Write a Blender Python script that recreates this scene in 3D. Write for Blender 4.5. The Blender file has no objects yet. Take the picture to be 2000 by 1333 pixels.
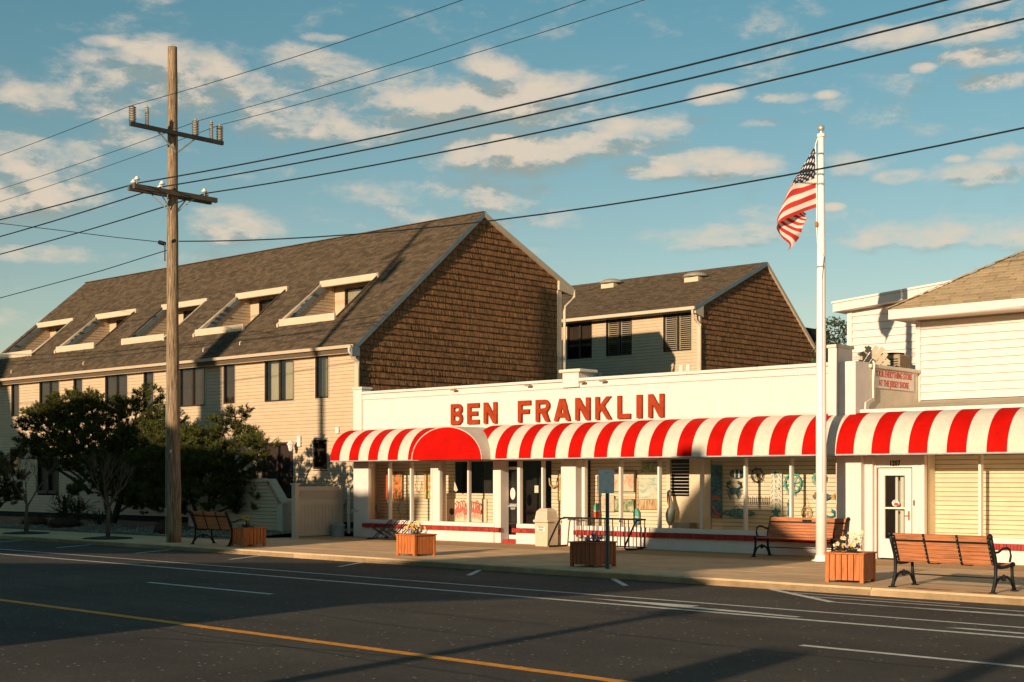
import bpy, math, random
from mathutils import Vector, Matrix
random.seed(7)
C = bpy.context.scene.collection
SC = bpy.context.scene
PI = math.pi
# ------------------------------------------------------------------ camera
cam_data = bpy.data.cameras.new('camera'); cam = bpy.data.objects.new('camera', cam_data); C.objects.link(cam)
cam.location = (0, 0, 1.8)
cam.rotation_euler = (PI/2, 0, math.atan2(2722, 2975))
cam_data.sensor_width = 36; cam_data.lens = 49.0; cam_data.shift_y = 0.134
cam_data.clip_start = 0.1; cam_data.clip_end = 3000
SC.camera = cam
# ------------------------------------------------------------------ sun, sky, exposure
SUN = Vector((0.165, -1.0, 0.230)).normalized()
sl = bpy.data.lights.new('sun', 'SUN'); sl.energy = 5.0; sl.angle = math.radians(0.5); sl.color = (1.0, 0.79, 0.56)
so = bpy.data.objects.new('sun', sl); C.objects.link(so); so.location = (10, -60, 30)
so.rotation_euler = (-SUN).to_track_quat('-Z', 'Y').to_euler()
SC.view_settings.view_transform = 'Standard'; SC.view_settings.look = 'None'
SC.view_settings.exposure = 0.42; SC.view_settings.gamma = 1.0; SC.view_settings.use_curve_mapping = False

W = bpy.data.worlds.new('World'); SC.world = W; W.use_nodes = True
wn = W.node_tree.nodes; wl = W.node_tree.links; wn.clear()
def N(t, **kw):
    n = wn.new(t)
    for k, v in kw.items(): setattr(n, k, v)
    return n
def mth(op, a, b=None, clamp=False):
    n = N('ShaderNodeMath', operation=op, use_clamp=clamp)
    for i, s in enumerate((a, b)):
        if s is None: continue
        if isinstance(s, (int, float)): n.inputs[i].default_value = s
        else: wl.new(s, n.inputs[i])
    return n.outputs[0]
def mixc(f, a, b, bt='MIX'):
    n = N('ShaderNodeMix', data_type='RGBA', blend_type=bt)
    for i, s in ((0, f), (6, a), (7, b)):
        if isinstance(s, (int, float)): n.inputs[i].default_value = s
        elif isinstance(s, tuple): n.inputs[i].default_value = s
        else: wl.new(s, n.inputs[i])
    return n.outputs[2]
tc = N('ShaderNodeTexCoord')
sky = N('ShaderNodeTexSky', sky_type='NISHITA'); sky.sun_disc = False
sky.sun_elevation = math.asin(SUN.z); sky.sun_rotation = math.atan2(SUN.x, SUN.y)
sky.air_density = 1.0; sky.dust_density = 0.15; sky.ozone_density = 1.2
sep = N('ShaderNodeSeparateXYZ'); wl.new(tc.outputs['Generated'], sep.inputs[0])
az = mth('MULTIPLY', mth('ARCTAN2', sep.outputs[0], sep.outputs[1]), 180/PI)
el = mth('MULTIPLY', mth('ARCSINE', sep.outputs[2]), 180/PI)
def cloudfield(dz):
    cx = N('ShaderNodeCombineXYZ')
    wl.new(mth('MULTIPLY', az, 0.20), cx.inputs[0])
    wl.new(mth('MULTIPLY', mth('ADD', el, dz), 0.42), cx.inputs[1])
    n1 = N('ShaderNodeTexNoise'); n1.inputs['Scale'].default_value = 1.0; n1.inputs['Detail'].default_value = 9; n1.inputs['Roughness'].default_value = 0.68
    n1.inputs['Distortion'].default_value = 0.15
    wl.new(cx.outputs[0], n1.inputs['Vector'])
    n2 = N('ShaderNodeTexNoise'); n2.inputs['Scale'].default_value = 2.6; n2.inputs['Detail'].default_value = 6; n2.inputs['Roughness'].default_value = 0.5
    wl.new(cx.outputs[0], n2.inputs['Vector'])
    return n1.outputs['Fac'], n2.outputs['Fac']
nA, nB = cloudfield(0.0); nA2, nB2 = cloudfield(0.8)
# cloud banks as (azimuth, elevation, half width, half height) in degrees
BANKS = [(-55.29, 15.52, 5.71, 1.17, 1.0), (-58.84, 14.52, 2.55, 0.68, 1.1), (-51.02, 16.11, 2.69, 0.86, 1.1), (-56.29, 16.44, 2.2, 0.6, 1.0), (-61.32, 12.26, 1.91, 0.91, 1.1), (-59.8, 12.55, 1.16, 0.61, 0.8), (-61.51, 10.81, 2.29, 0.73, 0.8), (-58.06, 13.24, 1.18, 0.54, 0.7), (-45.61, 14.99, 3.15, 1.07, 0.8), (-43.3, 16.47, 1.26, 0.54, 0.8), (-48.75, 14.04, 4.19, 0.71, 0.8), (-51.64, 14.83, 2.48, 0.97, 0.9), (-41.19, 15.11, 3.15, 0.94, 0.9), (-34.1, 15.19, 1.03, 0.39, 1.1), (-37.21, 14.07, 2.29, 0.51, 0.8), (-42.46, 13.09, 3.99, 0.8, 1.1), (-35.13, 12.59, 3.89, 0.67, 1.2), (-38.46, 13.4, 2.92, 0.67, 1.0), (-26.86, 17.02, 2.32, 0.52, 0.9), (-24.16, 16.97, 2.06, 0.51, 0.9), (-23.59, 16.0, 1.68, 0.37, 0.9), (-23.31, 15.05, 1.12, 0.33, 0.8), (-23.22, 17.82, 1.3, 0.43, 0.7), (-26.86, 11.79, 1.13, 0.31, 1.1), (-24.16, 11.72, 1.88, 0.46, 0.7), (-24.92, 9.45, 3.56, 0.58, 0.7), (-34.72, 9.71, 2.46, 0.4, 0.6), (-53.68, 10.11, 1.73, 0.68, 0.8), (-47.5, 10.47, 2.3, 0.45, 0.4), (-29.83, 15.03, 0.48, 0.15, 0.9), (-32.46, 14.11, 0.81, 0.19, 0.7), (-31.44, 15.0, 1.01, 0.19, 0.7), (-25.98, 15.81, 0.46, 0.19, 0.8), (-28.63, 12.41, 1.18, 0.43, 0.7), (-60.56, 8.64, 2.12, 0.27, 0.5), (-61.51, 14.5, 1.33, 0.48, 0.5), (-45.61, 11.51, 2.73, 0.48, 0.35), (-29.53, 10.75, 0.44, 0.14, 0.9), (-24.73, 12.3, 0.46, 0.15, 0.8), (-49.99, 17.39, 0.83, 0.17, 0.8), (-58.74, 16.69, 0.78, 0.22, 0.8), (-23.03, 12.41, 0.93, 0.26, 0.6)]
def mask(dz):
    m = None
    e = mth('ADD', el, dz) if dz else el
    for a, b, w, h, s in BANKS:
        x = mth('DIVIDE', mth('SUBTRACT', az, a), w); y = mth('DIVIDE', mth('SUBTRACT', e, b), h)
        d = mth('MULTIPLY', mth('SUBTRACT', 1.0, mth('ADD', mth('MULTIPLY', x, x), mth('MULTIPLY', y, y))), s)
        m = d if m is None else mth('MAXIMUM', m, d)
    return mth('MAXIMUM', m, -0.95)
def dens(m, a, b):
    v = mth('ADD', mth('ADD', mth('MULTIPLY', mth('MINIMUM', m, 0.75), 0.36), 0.09), mth('MULTIPLY', mth('SUBTRACT', a, 0.5), 2.3))
    v = mth('ADD', v, mth('MULTIPLY', mth('SUBTRACT', b, 0.5), 0.9))
    return v
d0 = dens(mask(0), nA, nB); d1 = dens(mask(0.8), nA2, nB2)
cov = N('ShaderNodeMapRange', interpolation_type='SMOOTHSTEP'); wl.new(d0, cov.inputs[0])
cov.inputs[1].default_value = -0.22; cov.inputs[2].default_value = 0.62; cov.inputs[3].default_value = 0; cov.inputs[4].default_value = 0.93
shd = N('ShaderNodeMapRange', interpolation_type='SMOOTHSTEP'); wl.new(mth('SUBTRACT', d0, d1), shd.inputs[0])
shd.inputs[1].default_value = -0.20; shd.inputs[2].default_value = 0.20; shd.inputs[3].default_value = 0; shd.inputs[4].default_value = 1
cloudcol = mixc(shd.outputs[0], (3.8, 4.3, 3.9, 1), (9.0, 7.6, 6.0, 1))
# sky tinted towards the teal of the evening air, paler to the horizon
hz = N('ShaderNodeMapRange'); wl.new(el, hz.inputs[0]); hz.inputs[1].default_value = 0; hz.inputs[2].default_value = 27
tint = mixc(hz.outputs[0], (1.45, 1.17, 1.02, 1), (0.54, 1.30, 1.17, 1))
skyc = mixc(1.0, sky.outputs[0], tint, 'MULTIPLY')
col = mixc(cov.outputs[0], skyc, cloudcol)
bg = N('ShaderNodeBackground'); bg.inputs['Strength'].default_value = 0.062; wl.new(col, bg.inputs['Color'])
wo = N('ShaderNodeOutputWorld'); wl.new(bg.outputs[0], wo.inputs['Surface'])

# ------------------------------------------------------------------ materials
def M(name, col, rough=0.75, var=0.12, scale=3.0, bump=0.0, bscale=40.0, metal=0.0, island=0.0, spec=0.3, stretch=None, col2=None, dirt=0.0, dirtcol=(0.12,0.09,0.06)):
    m = bpy.data.materials.new(name); m.use_nodes = True
    n = m.node_tree.nodes; l = m.node_tree.links; p = n['Principled BSDF']
    p.inputs['Roughness'].default_value = rough; p.inputs['Metallic'].default_value = metal
    p.inputs['Specular IOR Level'].default_value = spec
    t = n.new('ShaderNodeTexCoord'); vec = t.outputs['Object']
    if stretch:
        mp = n.new('ShaderNodeMapping'); mp.inputs['Scale'].default_value = stretch; l.new(vec, mp.inputs[0]); vec = mp.outputs[0]
    nz = n.new('ShaderNodeTexNoise'); nz.inputs['Scale'].default_value = scale; nz.inputs['Detail'].default_value = 6; nz.inputs['Roughness'].default_value = 0.65
    l.new(vec, nz.inputs['Vector'])
    c2 = col2 if col2 else tuple(c*(1-var*1.6) for c in col); c1 = tuple(min(1, c*(1+var*0.7)) for c in col)
    r = n.new('ShaderNodeMapRange'); r.inputs[1].default_value = 0.32; r.inputs[2].default_value = 0.68; l.new(nz.outputs['Fac'], r.inputs[0])
    mx = n.new('ShaderNodeMix'); mx.data_type = 'RGBA'; mx.inputs[6].default_value = (*c2, 1); mx.inputs[7].default_value = (*c1, 1); l.new(r.outputs[0], mx.inputs[0])
    out = mx.outputs[2]
    if island:
        g = n.new('ShaderNodeNewGeometry'); mr = n.new('ShaderNodeMapRange'); l.new(g.outputs['Random Per Island'], mr.inputs[0])
        mr.inputs[3].default_value = 1-island; mr.inputs[4].default_value = 1+island
        vm = n.new('ShaderNodeVectorMath'); vm.operation = 'SCALE'; l.new(out, vm.inputs[0]); l.new(mr.outputs[0], vm.inputs['Scale']); out = vm.outputs[0]
    if dirt:
        d = n.new('ShaderNodeTexNoise'); d.inputs['Scale'].default_value = 0.9; d.inputs['Detail'].default_value = 9; d.inputs['Roughness'].default_value = 0.7; l.new(t.outputs['Object'], d.inputs['Vector'])
        dr = n.new('ShaderNodeMapRange'); dr.inputs[1].default_value = 0.55; dr.inputs[2].default_value = 0.8; dr.inputs[4].default_value = dirt; l.new(d.outputs['Fac'], dr.inputs[0])
        m3 = n.new('ShaderNodeMix'); m3.data_type = 'RGBA'; l.new(dr.outputs[0], m3.inputs[0]); l.new(out, m3.inputs[6]); m3.inputs[7].default_value = (*dirtcol, 1); out = m3.outputs[2]
    l.new(out, p.inputs['Base Color'])
    if bump:
        b = n.new('ShaderNodeBump'); b.inputs['Strength'].default_value = bump; b.inputs['Distance'].default_value = 0.02
        nb = n.new('ShaderNodeTexNoise'); nb.inputs['Scale'].default_value = bscale; nb.inputs['Detail'].default_value = 4; l.new(vec, nb.inputs['Vector'])
        l.new(nb.outputs['Fac'], b.inputs['Height']); l.new(b.outputs[0], p.inputs['Normal'])
    return m
MT = {}
MT['siding'] = M('tan_siding', (0.52, 0.378, 0.242), 0.6, 0.05, 2, island=0.03, dirt=0.12)
MT['tan_trim'] = M('tan_trim_paint', (0.58, 0.45, 0.31), 0.55, 0.05)
MT['greytrim'] = M('slate_blue_rake', (0.16, 0.19, 0.20), 0.5, 0.1)  # dark grey-blue on front rakes and cheek boards; rear rakes are tan
MT['roof'] = M('brown_asphalt_shingle', (0.125, 0.088, 0.055), 0.95, 0.35, 30, island=0.30, spec=0.1, bump=0.3, bscale=120)
MT['roof_tan'] = M('tan_asphalt_shingle', (0.40, 0.29, 0.17), 0.95, 0.15, 30, island=0.16, spec=0.1)
MT['cedar'] = M('weathered_cedar_shingle', (0.33, 0.155, 0.068), 0.9, 0.38, 6, bump=1.0, bscale=11, island=0.16, spec=0.1, stretch=(1, 3, 0.45), dirt=0.25, dirtcol=(0.05,0.03,0.02))
MT['winframe'] = M('dark_bronze_frame', (0.035, 0.022, 0.016), 0.5, 0.1)
MT['shade_dark'] = M('dark_roller_shade', (0.09, 0.062, 0.045), 0.9, 0.15)
MT['shade_white'] = M('pale_roller_shade', (0.62, 0.58, 0.46), 0.9, 0.05)
MT['shutter'] = M('louvre_shutter_paint', (0.75, 0.66, 0.52), 0.6, 0.08)
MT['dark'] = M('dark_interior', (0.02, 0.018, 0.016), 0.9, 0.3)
MT['white'] = M('white_masonry_paint', (0.68, 0.59, 0.52), 0.6, 0.06, 2, bump=0.15, bscale=25, dirt=0.40, dirtcol=(0.50,0.41,0.30))
MT['whitedirty'] = M('weathered_white_stucco', (0.68, 0.58, 0.45), 0.8, 0.08, 3, bump=0.5, bscale=18, dirt=0.45, dirtcol=(0.38,0.28,0.17))
MT['whiteframe'] = M('white_window_frame_paint', (0.70, 0.62, 0.54), 0.4, 0.03)
MT['whitesiding'] = M('white_clapboard_paint', (0.68, 0.59, 0.52), 0.5, 0.03)
MT['tanroofflat'] = M('weathered_membrane', (0.52, 0.43, 0.30), 0.9, 0.15, 2, dirt=0.5, dirtcol=(0.2,0.12,0.06))
MT['redbrick'] = M('red_painted_brick', (0.36, 0.030, 0.018), 0.6, 0.2, 8, island=0.22)
MT['awnred'] = M('red_awning_vinyl', (0.46, 0.005, 0.002), 0.65, 0.12, 2.5, spec=0.05)
MT['awncream'] = M('cream_awning_vinyl', (0.62, 0.53, 0.42), 0.55, 0.08, 2.5, dirt=0.22, dirtcol=(0.40,0.33,0.24))
MT['sign_red'] = M('faded_red_sign_paint', (0.33, 0.036, 0.006), 0.6, 0.18, 6, spec=0.2)
MT['signgrey'] = M('grey_sign_back', (0.62, 0.62, 0.58), 0.6, 0.12, 10)
MT['text_red'] = M('red_lettering', (0.55, 0.05, 0.03), 0.6, 0.05)
MT['black'] = M('black_iron', (0.010, 0.010, 0.010), 0.55, 0.2, spec=0.25)
MT['blacktext'] = M('black_lettering', (0.02, 0.02, 0.02), 0.5, 0.05)
MT['slat'] = M('cream_slatwall', (0.74, 0.625, 0.455), 0.6, 0.05, island=0.03)
MT['benchwood'] = M('orange_brown_slat', (0.47, 0.170, 0.068), 0.6, 0.32, 8, stretch=(0.3, 6, 6), island=0.18)
MT['planter'] = M('orange_stained_wood', (0.50, 0.145, 0.035), 0.6, 0.30, 7, stretch=(5, 5, 0.5), island=0.16)
MT['planter_dark'] = M('brown_stained_wood', (0.30, 0.090, 0.035), 0.6, 0.15, 5, stretch=(5, 5, 0.5))
MT['soil'] = M('dark_soil', (0.04, 0.028, 0.018), 1.0, 0.4, 30)
MT['pole'] = M('weathered_pole_wood', (0.35, 0.235, 0.135), 0.9, 0.6, 5, bump=1.0, bscale=12, stretch=(9, 9, 0.35), dirt=0.35, dirtcol=(0.16,0.09,0.045))
MT['arm'] = M('dark_crossarm_wood', (0.11, 0.085, 0.06), 0.9, 0.3, 6, stretch=(6, 0.6, 6))
MT['steelarm'] = M('dark_steel_crossarm', (0.05, 0.045, 0.04), 0.6, 0.2)
MT['insul'] = M('grey_polymer_insulator', (0.34, 0.30, 0.25), 0.4, 0.1)
MT['porcelain'] = M('white_porcelain', (0.75, 0.70, 0.62), 0.2, 0.05)
MT['wire'] = M('black_wire', (0.012, 0.016, 0.018), 0.6, 0.1)
MT['galv'] = M('grey_galvanised_steel', (0.40, 0.42, 0.41), 0.5, 0.15, 8, metal=0.3)
MT['greenpost'] = M('green_sign_post', (0.035, 0.075, 0.075), 0.5, 0.15)
MT['flagwhite'] = M('white_flagpole_paint', (0.80, 0.76, 0.68), 0.35, 0.03)
MT['gold'] = M('silver_ball', (0.6, 0.55, 0.46), 0.3, 0.05, metal=0.6)
MT['trash'] = M('beige_exposed_aggregate', (0.56, 0.45, 0.30), 0.85, 0.12, 40)
MT['vinylgate'] = M('tan_vinyl_panel', (0.50, 0.42, 0.32), 0.5, 0.05)
MT['greyplastic'] = M('grey_plastic', (0.20, 0.24, 0.25), 0.5, 0.1)
MT['concrete'] = M('warm_concrete', (0.70, 0.435, 0.225), 0.9, 0.14, 1.3, bump=0.25, bscale=60, dirt=0.35, dirtcol=(0.34,0.22,0.12))
MT['aggregate'] = M('exposed_aggregate_concrete', (0.56, 0.33, 0.15), 0.95, 0.35, 45, bump=0.5, bscale=60)
MT['rust'] = M('rust_stained_concrete', (0.42, 0.17, 0.06), 0.95, 0.4, 12)
MT['kerb'] = M('kerb_concrete', (0.62, 0.42, 0.23), 0.9, 0.12, 3, bump=0.3, bscale=40, dirt=0.4)
MT['gravel'] = M('pale_gravel', (0.17, 0.135, 0.09), 0.95, 0.5, 14, bump=1.0, bscale=16)
MT['stone'] = M('gravel_stone', (0.26, 0.21, 0.14), 0.9, 0.2, island=0.5)
MT['mulch'] = M('brown_mulch', (0.055, 0.035, 0.022), 1.0, 0.4, 12, bump=0.8, bscale=20)
MT['linewhite'] = M('white_road_paint', (0.66, 0.60, 0.50), 0.7, 0.18, 9, dirt=0.65, dirtcol=(0.10,0.09,0.08))
MT['lineyellow'] = M('yellow_road_paint', (0.80, 0.29, 0.012), 0.7, 0.2, 9, dirt=0.6, dirtcol=(0.16,0.09,0.03))
MT['tar'] = M('tar_seam', (0.010, 0.010, 0.010), 0.7, 0.3)
MT['earth'] = M('sandy_ground', (0.16, 0.13, 0.08), 1.0, 0.3, 0.6)
MT['pine'] = M('pine_needles', (0.085, 0.088, 0.018), 0.75, 0.35, 1.2, island=0.5, spec=0.15)
MT['leaf'] = M('dull_green_leaf', (0.05, 0.065, 0.025), 0.7, 0.35, 3, island=0.4)
MT['bark'] = M('dark_bark', (0.055, 0.042, 0.032), 0.95, 0.3, 8)
MT['twig'] = M('thin_grey_branch', (0.14, 0.095, 0.06), 0.9, 0.3)
MT['shrub'] = M('russet_shrub', (0.085, 0.040, 0.018), 0.9, 0.35, 5, island=0.5)
MT['yel'] = M('yellow_petal', (0.75, 0.48, 0.08), 0.6, 0.1, island=0.3)
MT['lilac'] = M('lilac_petal', (0.42, 0.26, 0.48), 0.6, 0.1, island=0.4)
MT['creampetal'] = M('cream_petal', (0.75, 0.62, 0.36), 0.6, 0.1, island=0.3)
MT['acmetal'] = M('tan_air_conditioner_metal', (0.36, 0.27, 0.17), 0.5, 0.1)
MT['tanplastic'] = M('tan_resin', (0.50, 0.40, 0.27), 0.55, 0.08)
MT['rustbrown'] = M('orange_brown_shingle', (0.33, 0.14, 0.05), 0.9, 0.2, island=0.3)
MT['dimple'] = M('skylight_dome', (0.30, 0.25, 0.18), 0.35, 0.05)

def glass(name, tint=(0.94, 0.92, 0.88), refl=(0.9, 0.95, 1.0), ior=1.75):
    m = bpy.data.materials.new(name); m.use_nodes = True; n = m.node_tree.nodes; l = m.node_tree.links; n.clear()
    tr = n.new('ShaderNodeBsdfTransparent'); tr.inputs[0].default_value = (*tint, 1)
    gl = n.new('ShaderNodeBsdfGlossy'); gl.inputs['Roughness'].default_value = 0.02; gl.inputs['Color'].default_value = (*refl, 1)
    fr = n.new('ShaderNodeFresnel'); fr.inputs['IOR'].default_value = ior
    mx = n.new('ShaderNodeMixShader'); l.new(fr.outputs[0], mx.inputs[0]); l.new(tr.outputs[0], mx.inputs[1]); l.new(gl.outputs[0], mx.inputs[2])
    o = n.new('ShaderNodeOutputMaterial'); l.new(mx.outputs[0], o.inputs[0]); return m
MT['glass'] = glass('shop_glass'); MT['darkglass'] = glass('bronze_tinted_glass', (0.62, 0.60, 0.55))

def asphalt():
    m = bpy.data.materials.new('worn_asphalt'); m.use_nodes = True; n = m.node_tree.nodes; l = m.node_tree.links; p = n['Principled BSDF']
    p.inputs['Roughness'].default_value = 0.85; p.inputs['Specular IOR Level'].default_value = 0.25
    t = n.new('ShaderNodeTexCoord')
    def noise(s, d, r=0.6, vec=None):
        z = n.new('ShaderNodeTexNoise'); z.inputs['Scale'].default_value = s; z.inputs['Detail'].default_value = d; z.inputs['Roughness'].default_value = r
        l.new(vec or t.outputs['Object'], z.inputs['Vector']); return z.outputs['Fac']
    def rng(s, a, b, c, d):
        r = n.new('ShaderNodeMapRange'); l.new(s, r.inputs[0])
        for i, v in enumerate((a, b, c, d)): r.inputs[i+1].default_value = v
        return r.outputs[0]
    def mul(a, b):
        q = n.new('ShaderNodeMath'); q.operation = 'MULTIPLY'; l.new(a, q.inputs[0])
        if isinstance(b, float): q.inputs[1].default_value = b
        else: l.new(b, q.inputs[1])
        return q.outputs[0]
    mp = n.new('ShaderNodeMapping'); mp.inputs['Scale'].default_value = (0.12, 1.0, 1); l.new(t.outputs['Object'], mp.inputs[0])
    big = rng(noise(0.35, 6, 0.7), 0.3, 0.7, 0.68, 1.30); lanes = rng(noise(0.8, 4, 0.5, mp.outputs[0]), 0.3, 0.7, 0.80, 1.18)
    fine = mul(rng(noise(55, 2, 0.8), 0.3, 0.7, 0.5, 1.6), rng(noise(17, 3, 0.8), 0.3, 0.7, 0.72, 1.32))
    v = n.new('ShaderNodeTexVoronoi'); v.inputs['Scale'].default_value = 15; l.new(t.outputs['Object'], v.inputs['Vector'])
    w = n.new('ShaderNodeTexWhiteNoise'); l.new(v.outputs['Color'], w.inputs['Vector'])
    sp = mul(rng(w.outputs['Value'], 0.93, 0.95, 0, 1), rng(v.outputs['Distance'], 0.20, 0.30, 1, 0))
    k = mul(mul(big, lanes), fine)
    vm = n.new('ShaderNodeVectorMath'); vm.operation = 'SCALE'; vm.inputs[0].default_value = (0.056, 0.044, 0.031); l.new(k, vm.inputs['Scale'])
    mx = n.new('ShaderNodeMix'); mx.data_type = 'RGBA'; l.new(mul(sp, 0.9), mx.inputs[0]); l.new(vm.outputs[0], mx.inputs[6]); mx.inputs[7].default_value = (0.40, 0.34, 0.26, 1)
    l.new(mx.outputs[2], p.inputs['Base Color'])
    b = n.new('ShaderNodeBump'); b.inputs['Strength'].default_value = 0.5; b.inputs['Distance'].default_value = 0.01; l.new(noise(70, 3, 0.7), b.inputs['Height']); l.new(b.outputs[0], p.inputs['Normal'])
    return m
MT['asphalt'] = asphalt()

# ------------------------------------------------------------------ builders
class MB:
    def __init__(s): s.v = []; s.f = []
    def add(s, vs, fs):
        o = len(s.v); s.v.extend([tuple(p) for p in vs]); s.f.extend([tuple(i+o for i in f) for f in fs]); return s
    def box(s, x0, x1, y0, y1, z0, z1):
        return s.add([(x0,y0,z0),(x1,y0,z0),(x1,y1,z0),(x0,y1,z0),(x0,y0,z1),(x1,y0,z1),(x1,y1,z1),(x0,y1,z1)],
                     [(0,3,2,1),(4,5,6,7),(0,1,5,4),(1,2,6,5),(2,3,7,6),(3,0,4,7)])
    def bev(s, x0, x1, y0, y1, z0, z1, b=0.01):
        vs = []
        for z, i in ((z0, b), (z0+b, 0), (z1-b, 0), (z1, b)):
            vs += [(x0+i,y0+b,z),(x0+b,y0+i,z),(x1-b,y0+i,z),(x1-i,y0+b,z),(x1-i,y1-b,z),(x1-b,y1-i,z),(x0+b,y1-i,z),(x0+i,y1-b,z)]
        fs = [tuple(range(7,-1,-1)), tuple(range(24,32))]
        for r in range(3):
            for k in range(8): fs.append((r*8+k, r*8+(k+1)%8, r*8+8+(k+1)%8, r*8+8+k))
        return s.add(vs, fs)
    def prism(s, poly, ax, a, b):          # poly in the plane normal to ax; ax 'y': (x,z)  'x': (y,z)  'z': (x,y)
        n = len(poly); P = {'y': lambda p, t: (p[0], t, p[1]), 'x': lambda p, t: (t, p[0], p[1]), 'z': lambda p, t: (p[0], p[1], t)}[ax]
        vs = [P(p, a) for p in poly] + [P(p, b) for p in poly]
        return s.add(vs, [tuple(range(n)), tuple(range(2*n-1, n-1, -1))] + [(i, i+n, (i+1) % n + n, (i+1) % n) for i in range(n)])
    def tube(s, pts, r, n=8, cap=True):
        pts = [Vector(p) for p in pts]; rs = r if isinstance(r, (list, tuple)) else [r]*len(pts); rings = []
        for i, p in enumerate(pts):
            d = (pts[min(i+1, len(pts)-1)] - pts[max(i-1, 0)]).normalized()
            up = Vector((0,0,1)) if abs(d.z) < 0.9 else Vector((1,0,0))
            a = d.cross(up).normalized(); b = a.cross(d)
            rings.append([p + (a*math.cos(2*PI*k/n) + b*math.sin(2*PI*k/n))*rs[i] for k in range(n)])
        vs = [v for rg in rings for v in rg]; fs = []
        for i in range(len(pts)-1):
            for k in range(n): fs.append((i*n+k, i*n+(k+1) % n, (i+1)*n+(k+1) % n, (i+1)*n+k))
        if cap: fs += [tuple(range(n-1, -1, -1)), tuple(range((len(pts)-1)*n, len(pts)*n))]
        return s.add(vs, fs)
    def bar(s, p, q, w, h, up=(0,0,1)):   # rectangular bar from p to q
        p = Vector(p); q = Vector(q); d = (q-p).normalized(); u = Vector(up); a = d.cross(u)
        if a.length < 1e-4: a = d.cross(Vector((0,1,0)))
        a.normalize(); b = a.cross(d)
        vs = [c + a*sx*w/2 + b*sz*h/2 for c in (p, q) for sx, sz in ((-1,-1),(1,-1),(1,1),(-1,1))]
        return s.add(vs, [(0,1,2,3),(7,6,5,4),(0,4,5,1),(1,5,6,2),(2,6,7,3),(3,7,4,0)])
    def ball(s, c, r, n=10, m=6, sc=(1,1,1)):
        vs = []; fs = []
        for j in range(m+1):
            t = PI*j/m
            for k in range(n): vs.append((c[0]+r*sc[0]*math.sin(t)*math.cos(2*PI*k/n), c[1]+r*sc[1]*math.sin(t)*math.sin(2*PI*k/n), c[2]+r*sc[2]*math.cos(t)))
        for j in range(m):
            for k in range(n): fs.append((j*n+k, (j+1)*n+k, (j+1)*n+(k+1) % n, j*n+(k+1) % n))
        return s.add(vs, fs)
    def lathe(s, c, prof, n=16):
        vs = []; fs = []
        for r, z in prof:
            for k in range(n): vs.append((c[0]+r*math.cos(2*PI*k/n), c[1]+r*math.sin(2*PI*k/n), c[2]+z))
        for j in range(len(prof)-1):
            for k in range(n): fs.append((j*n+k, j*n+(k+1) % n, (j+1)*n+(k+1) % n, (j+1)*n+k))
        fs += [tuple(range(n-1,-1,-1)), tuple(range((len(prof)-1)*n, len(prof)*n))]
        return s.add(vs, fs)
    def quad(s, *p): return s.add(p, [tuple(range(len(p)))])

def origin(o):
    while o.parent: o = o.parent
    return o.location.copy()
def link(o, parent=None):
    C.objects.link(o)
    if parent: o.parent = parent
    return o
def part(name, mb, mat, parent, local=False, smooth=False, stuff=False, label=None):
    me = bpy.data.meshes.new(name); off = Vector((0,0,0)) if local or parent is None else origin(parent)
    me.from_pydata([(v[0]-off.x, v[1]-off.y, v[2]-off.z) for v in mb.v], [], mb.f); me.update()
    if isinstance(mat, str): mat = MT[mat]
    me.materials.append(mat)
    if smooth: me.shade_smooth()
    o = link(bpy.data.objects.new(name, me), parent)
    if stuff: o['kind'] = 'stuff'
    if label: o['label'] = label
    return o
def thing(name, label, cat, loc=(0,0,0), rz=0.0, group=None):
    o = bpy.data.objects.new(name, None); C.objects.link(o); o.location = loc; o.rotation_euler = (0,0,rz); o.empty_display_size = 0.3
    o['label'] = label; o['category'] = cat
    if group: o['group'] = group
    return o
def tag(o, label, cat, group=None):
    o['label'] = label; o['category'] = cat
    if group: o['group'] = group
    return o
def struct(name, mb, mat):
    o = part(name, mb, mat, None); o['kind'] = 'structure'; return o
def copy_tree(o, parent=None):
    c = o.copy(); C.objects.link(c); c.parent = parent
    for ch in [q for q in o.children]: copy_tree(ch, c)
    return c
def dup(o, loc, rz=None, label=None):
    c = copy_tree(o); c.location = loc
    if rz is not None: c.rotation_euler = (0,0,rz)
    if label: c['label'] = label
    return c
def recolour(root, a, b):
    for ch in root.children_recursive:
        if ch.type == 'MESH' and ch.data.materials and ch.data.materials[0] == MT[a]:
            ch.data = ch.data.copy(); ch.data.materials[0] = MT[b]
def outline(name, splines, mat, parent, extrude=0.02, loc=(0,0,0), rot=(PI/2,0,0), bevel=0.0, label=None):
    cu = bpy.data.curves.new(name, 'CURVE'); cu.dimensions = '2D'; cu.fill_mode = 'BOTH'; cu.extrude = extrude; cu.bevel_depth = bevel; cu.bevel_resolution = 0
    for pts in splines:
        sp = cu.splines.new('POLY'); sp.points.add(len(pts)-1); sp.use_cyclic_u = True
        for i, p in enumerate(pts): sp.points[i].co = (p[0], p[1], 0, 1)
    t = bpy.data.objects.new('tmp', cu); me = bpy.data.meshes.new_from_object(t); bpy.data.objects.remove(t); bpy.data.curves.remove(cu)
    me.materials.clear(); me.materials.append(MT[mat] if isinstance(mat, str) else mat); me.name = name
    return place_mesh(name, me, parent, loc, rot, label)
def place_mesh(name, me, parent, loc, rot, label=None):
    from mathutils import Euler
    me.transform(Euler(rot).to_matrix().to_4x4()); off = origin(parent) if parent else Vector((0,0,0))
    if parent is None: 
        o = link(bpy.data.objects.new(name, me)); o.location = loc
    else:
        o = link(bpy.data.objects.new(name, me), parent); o.location = Vector(loc) - off
    if label: o['label'] = label
    return o
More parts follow.
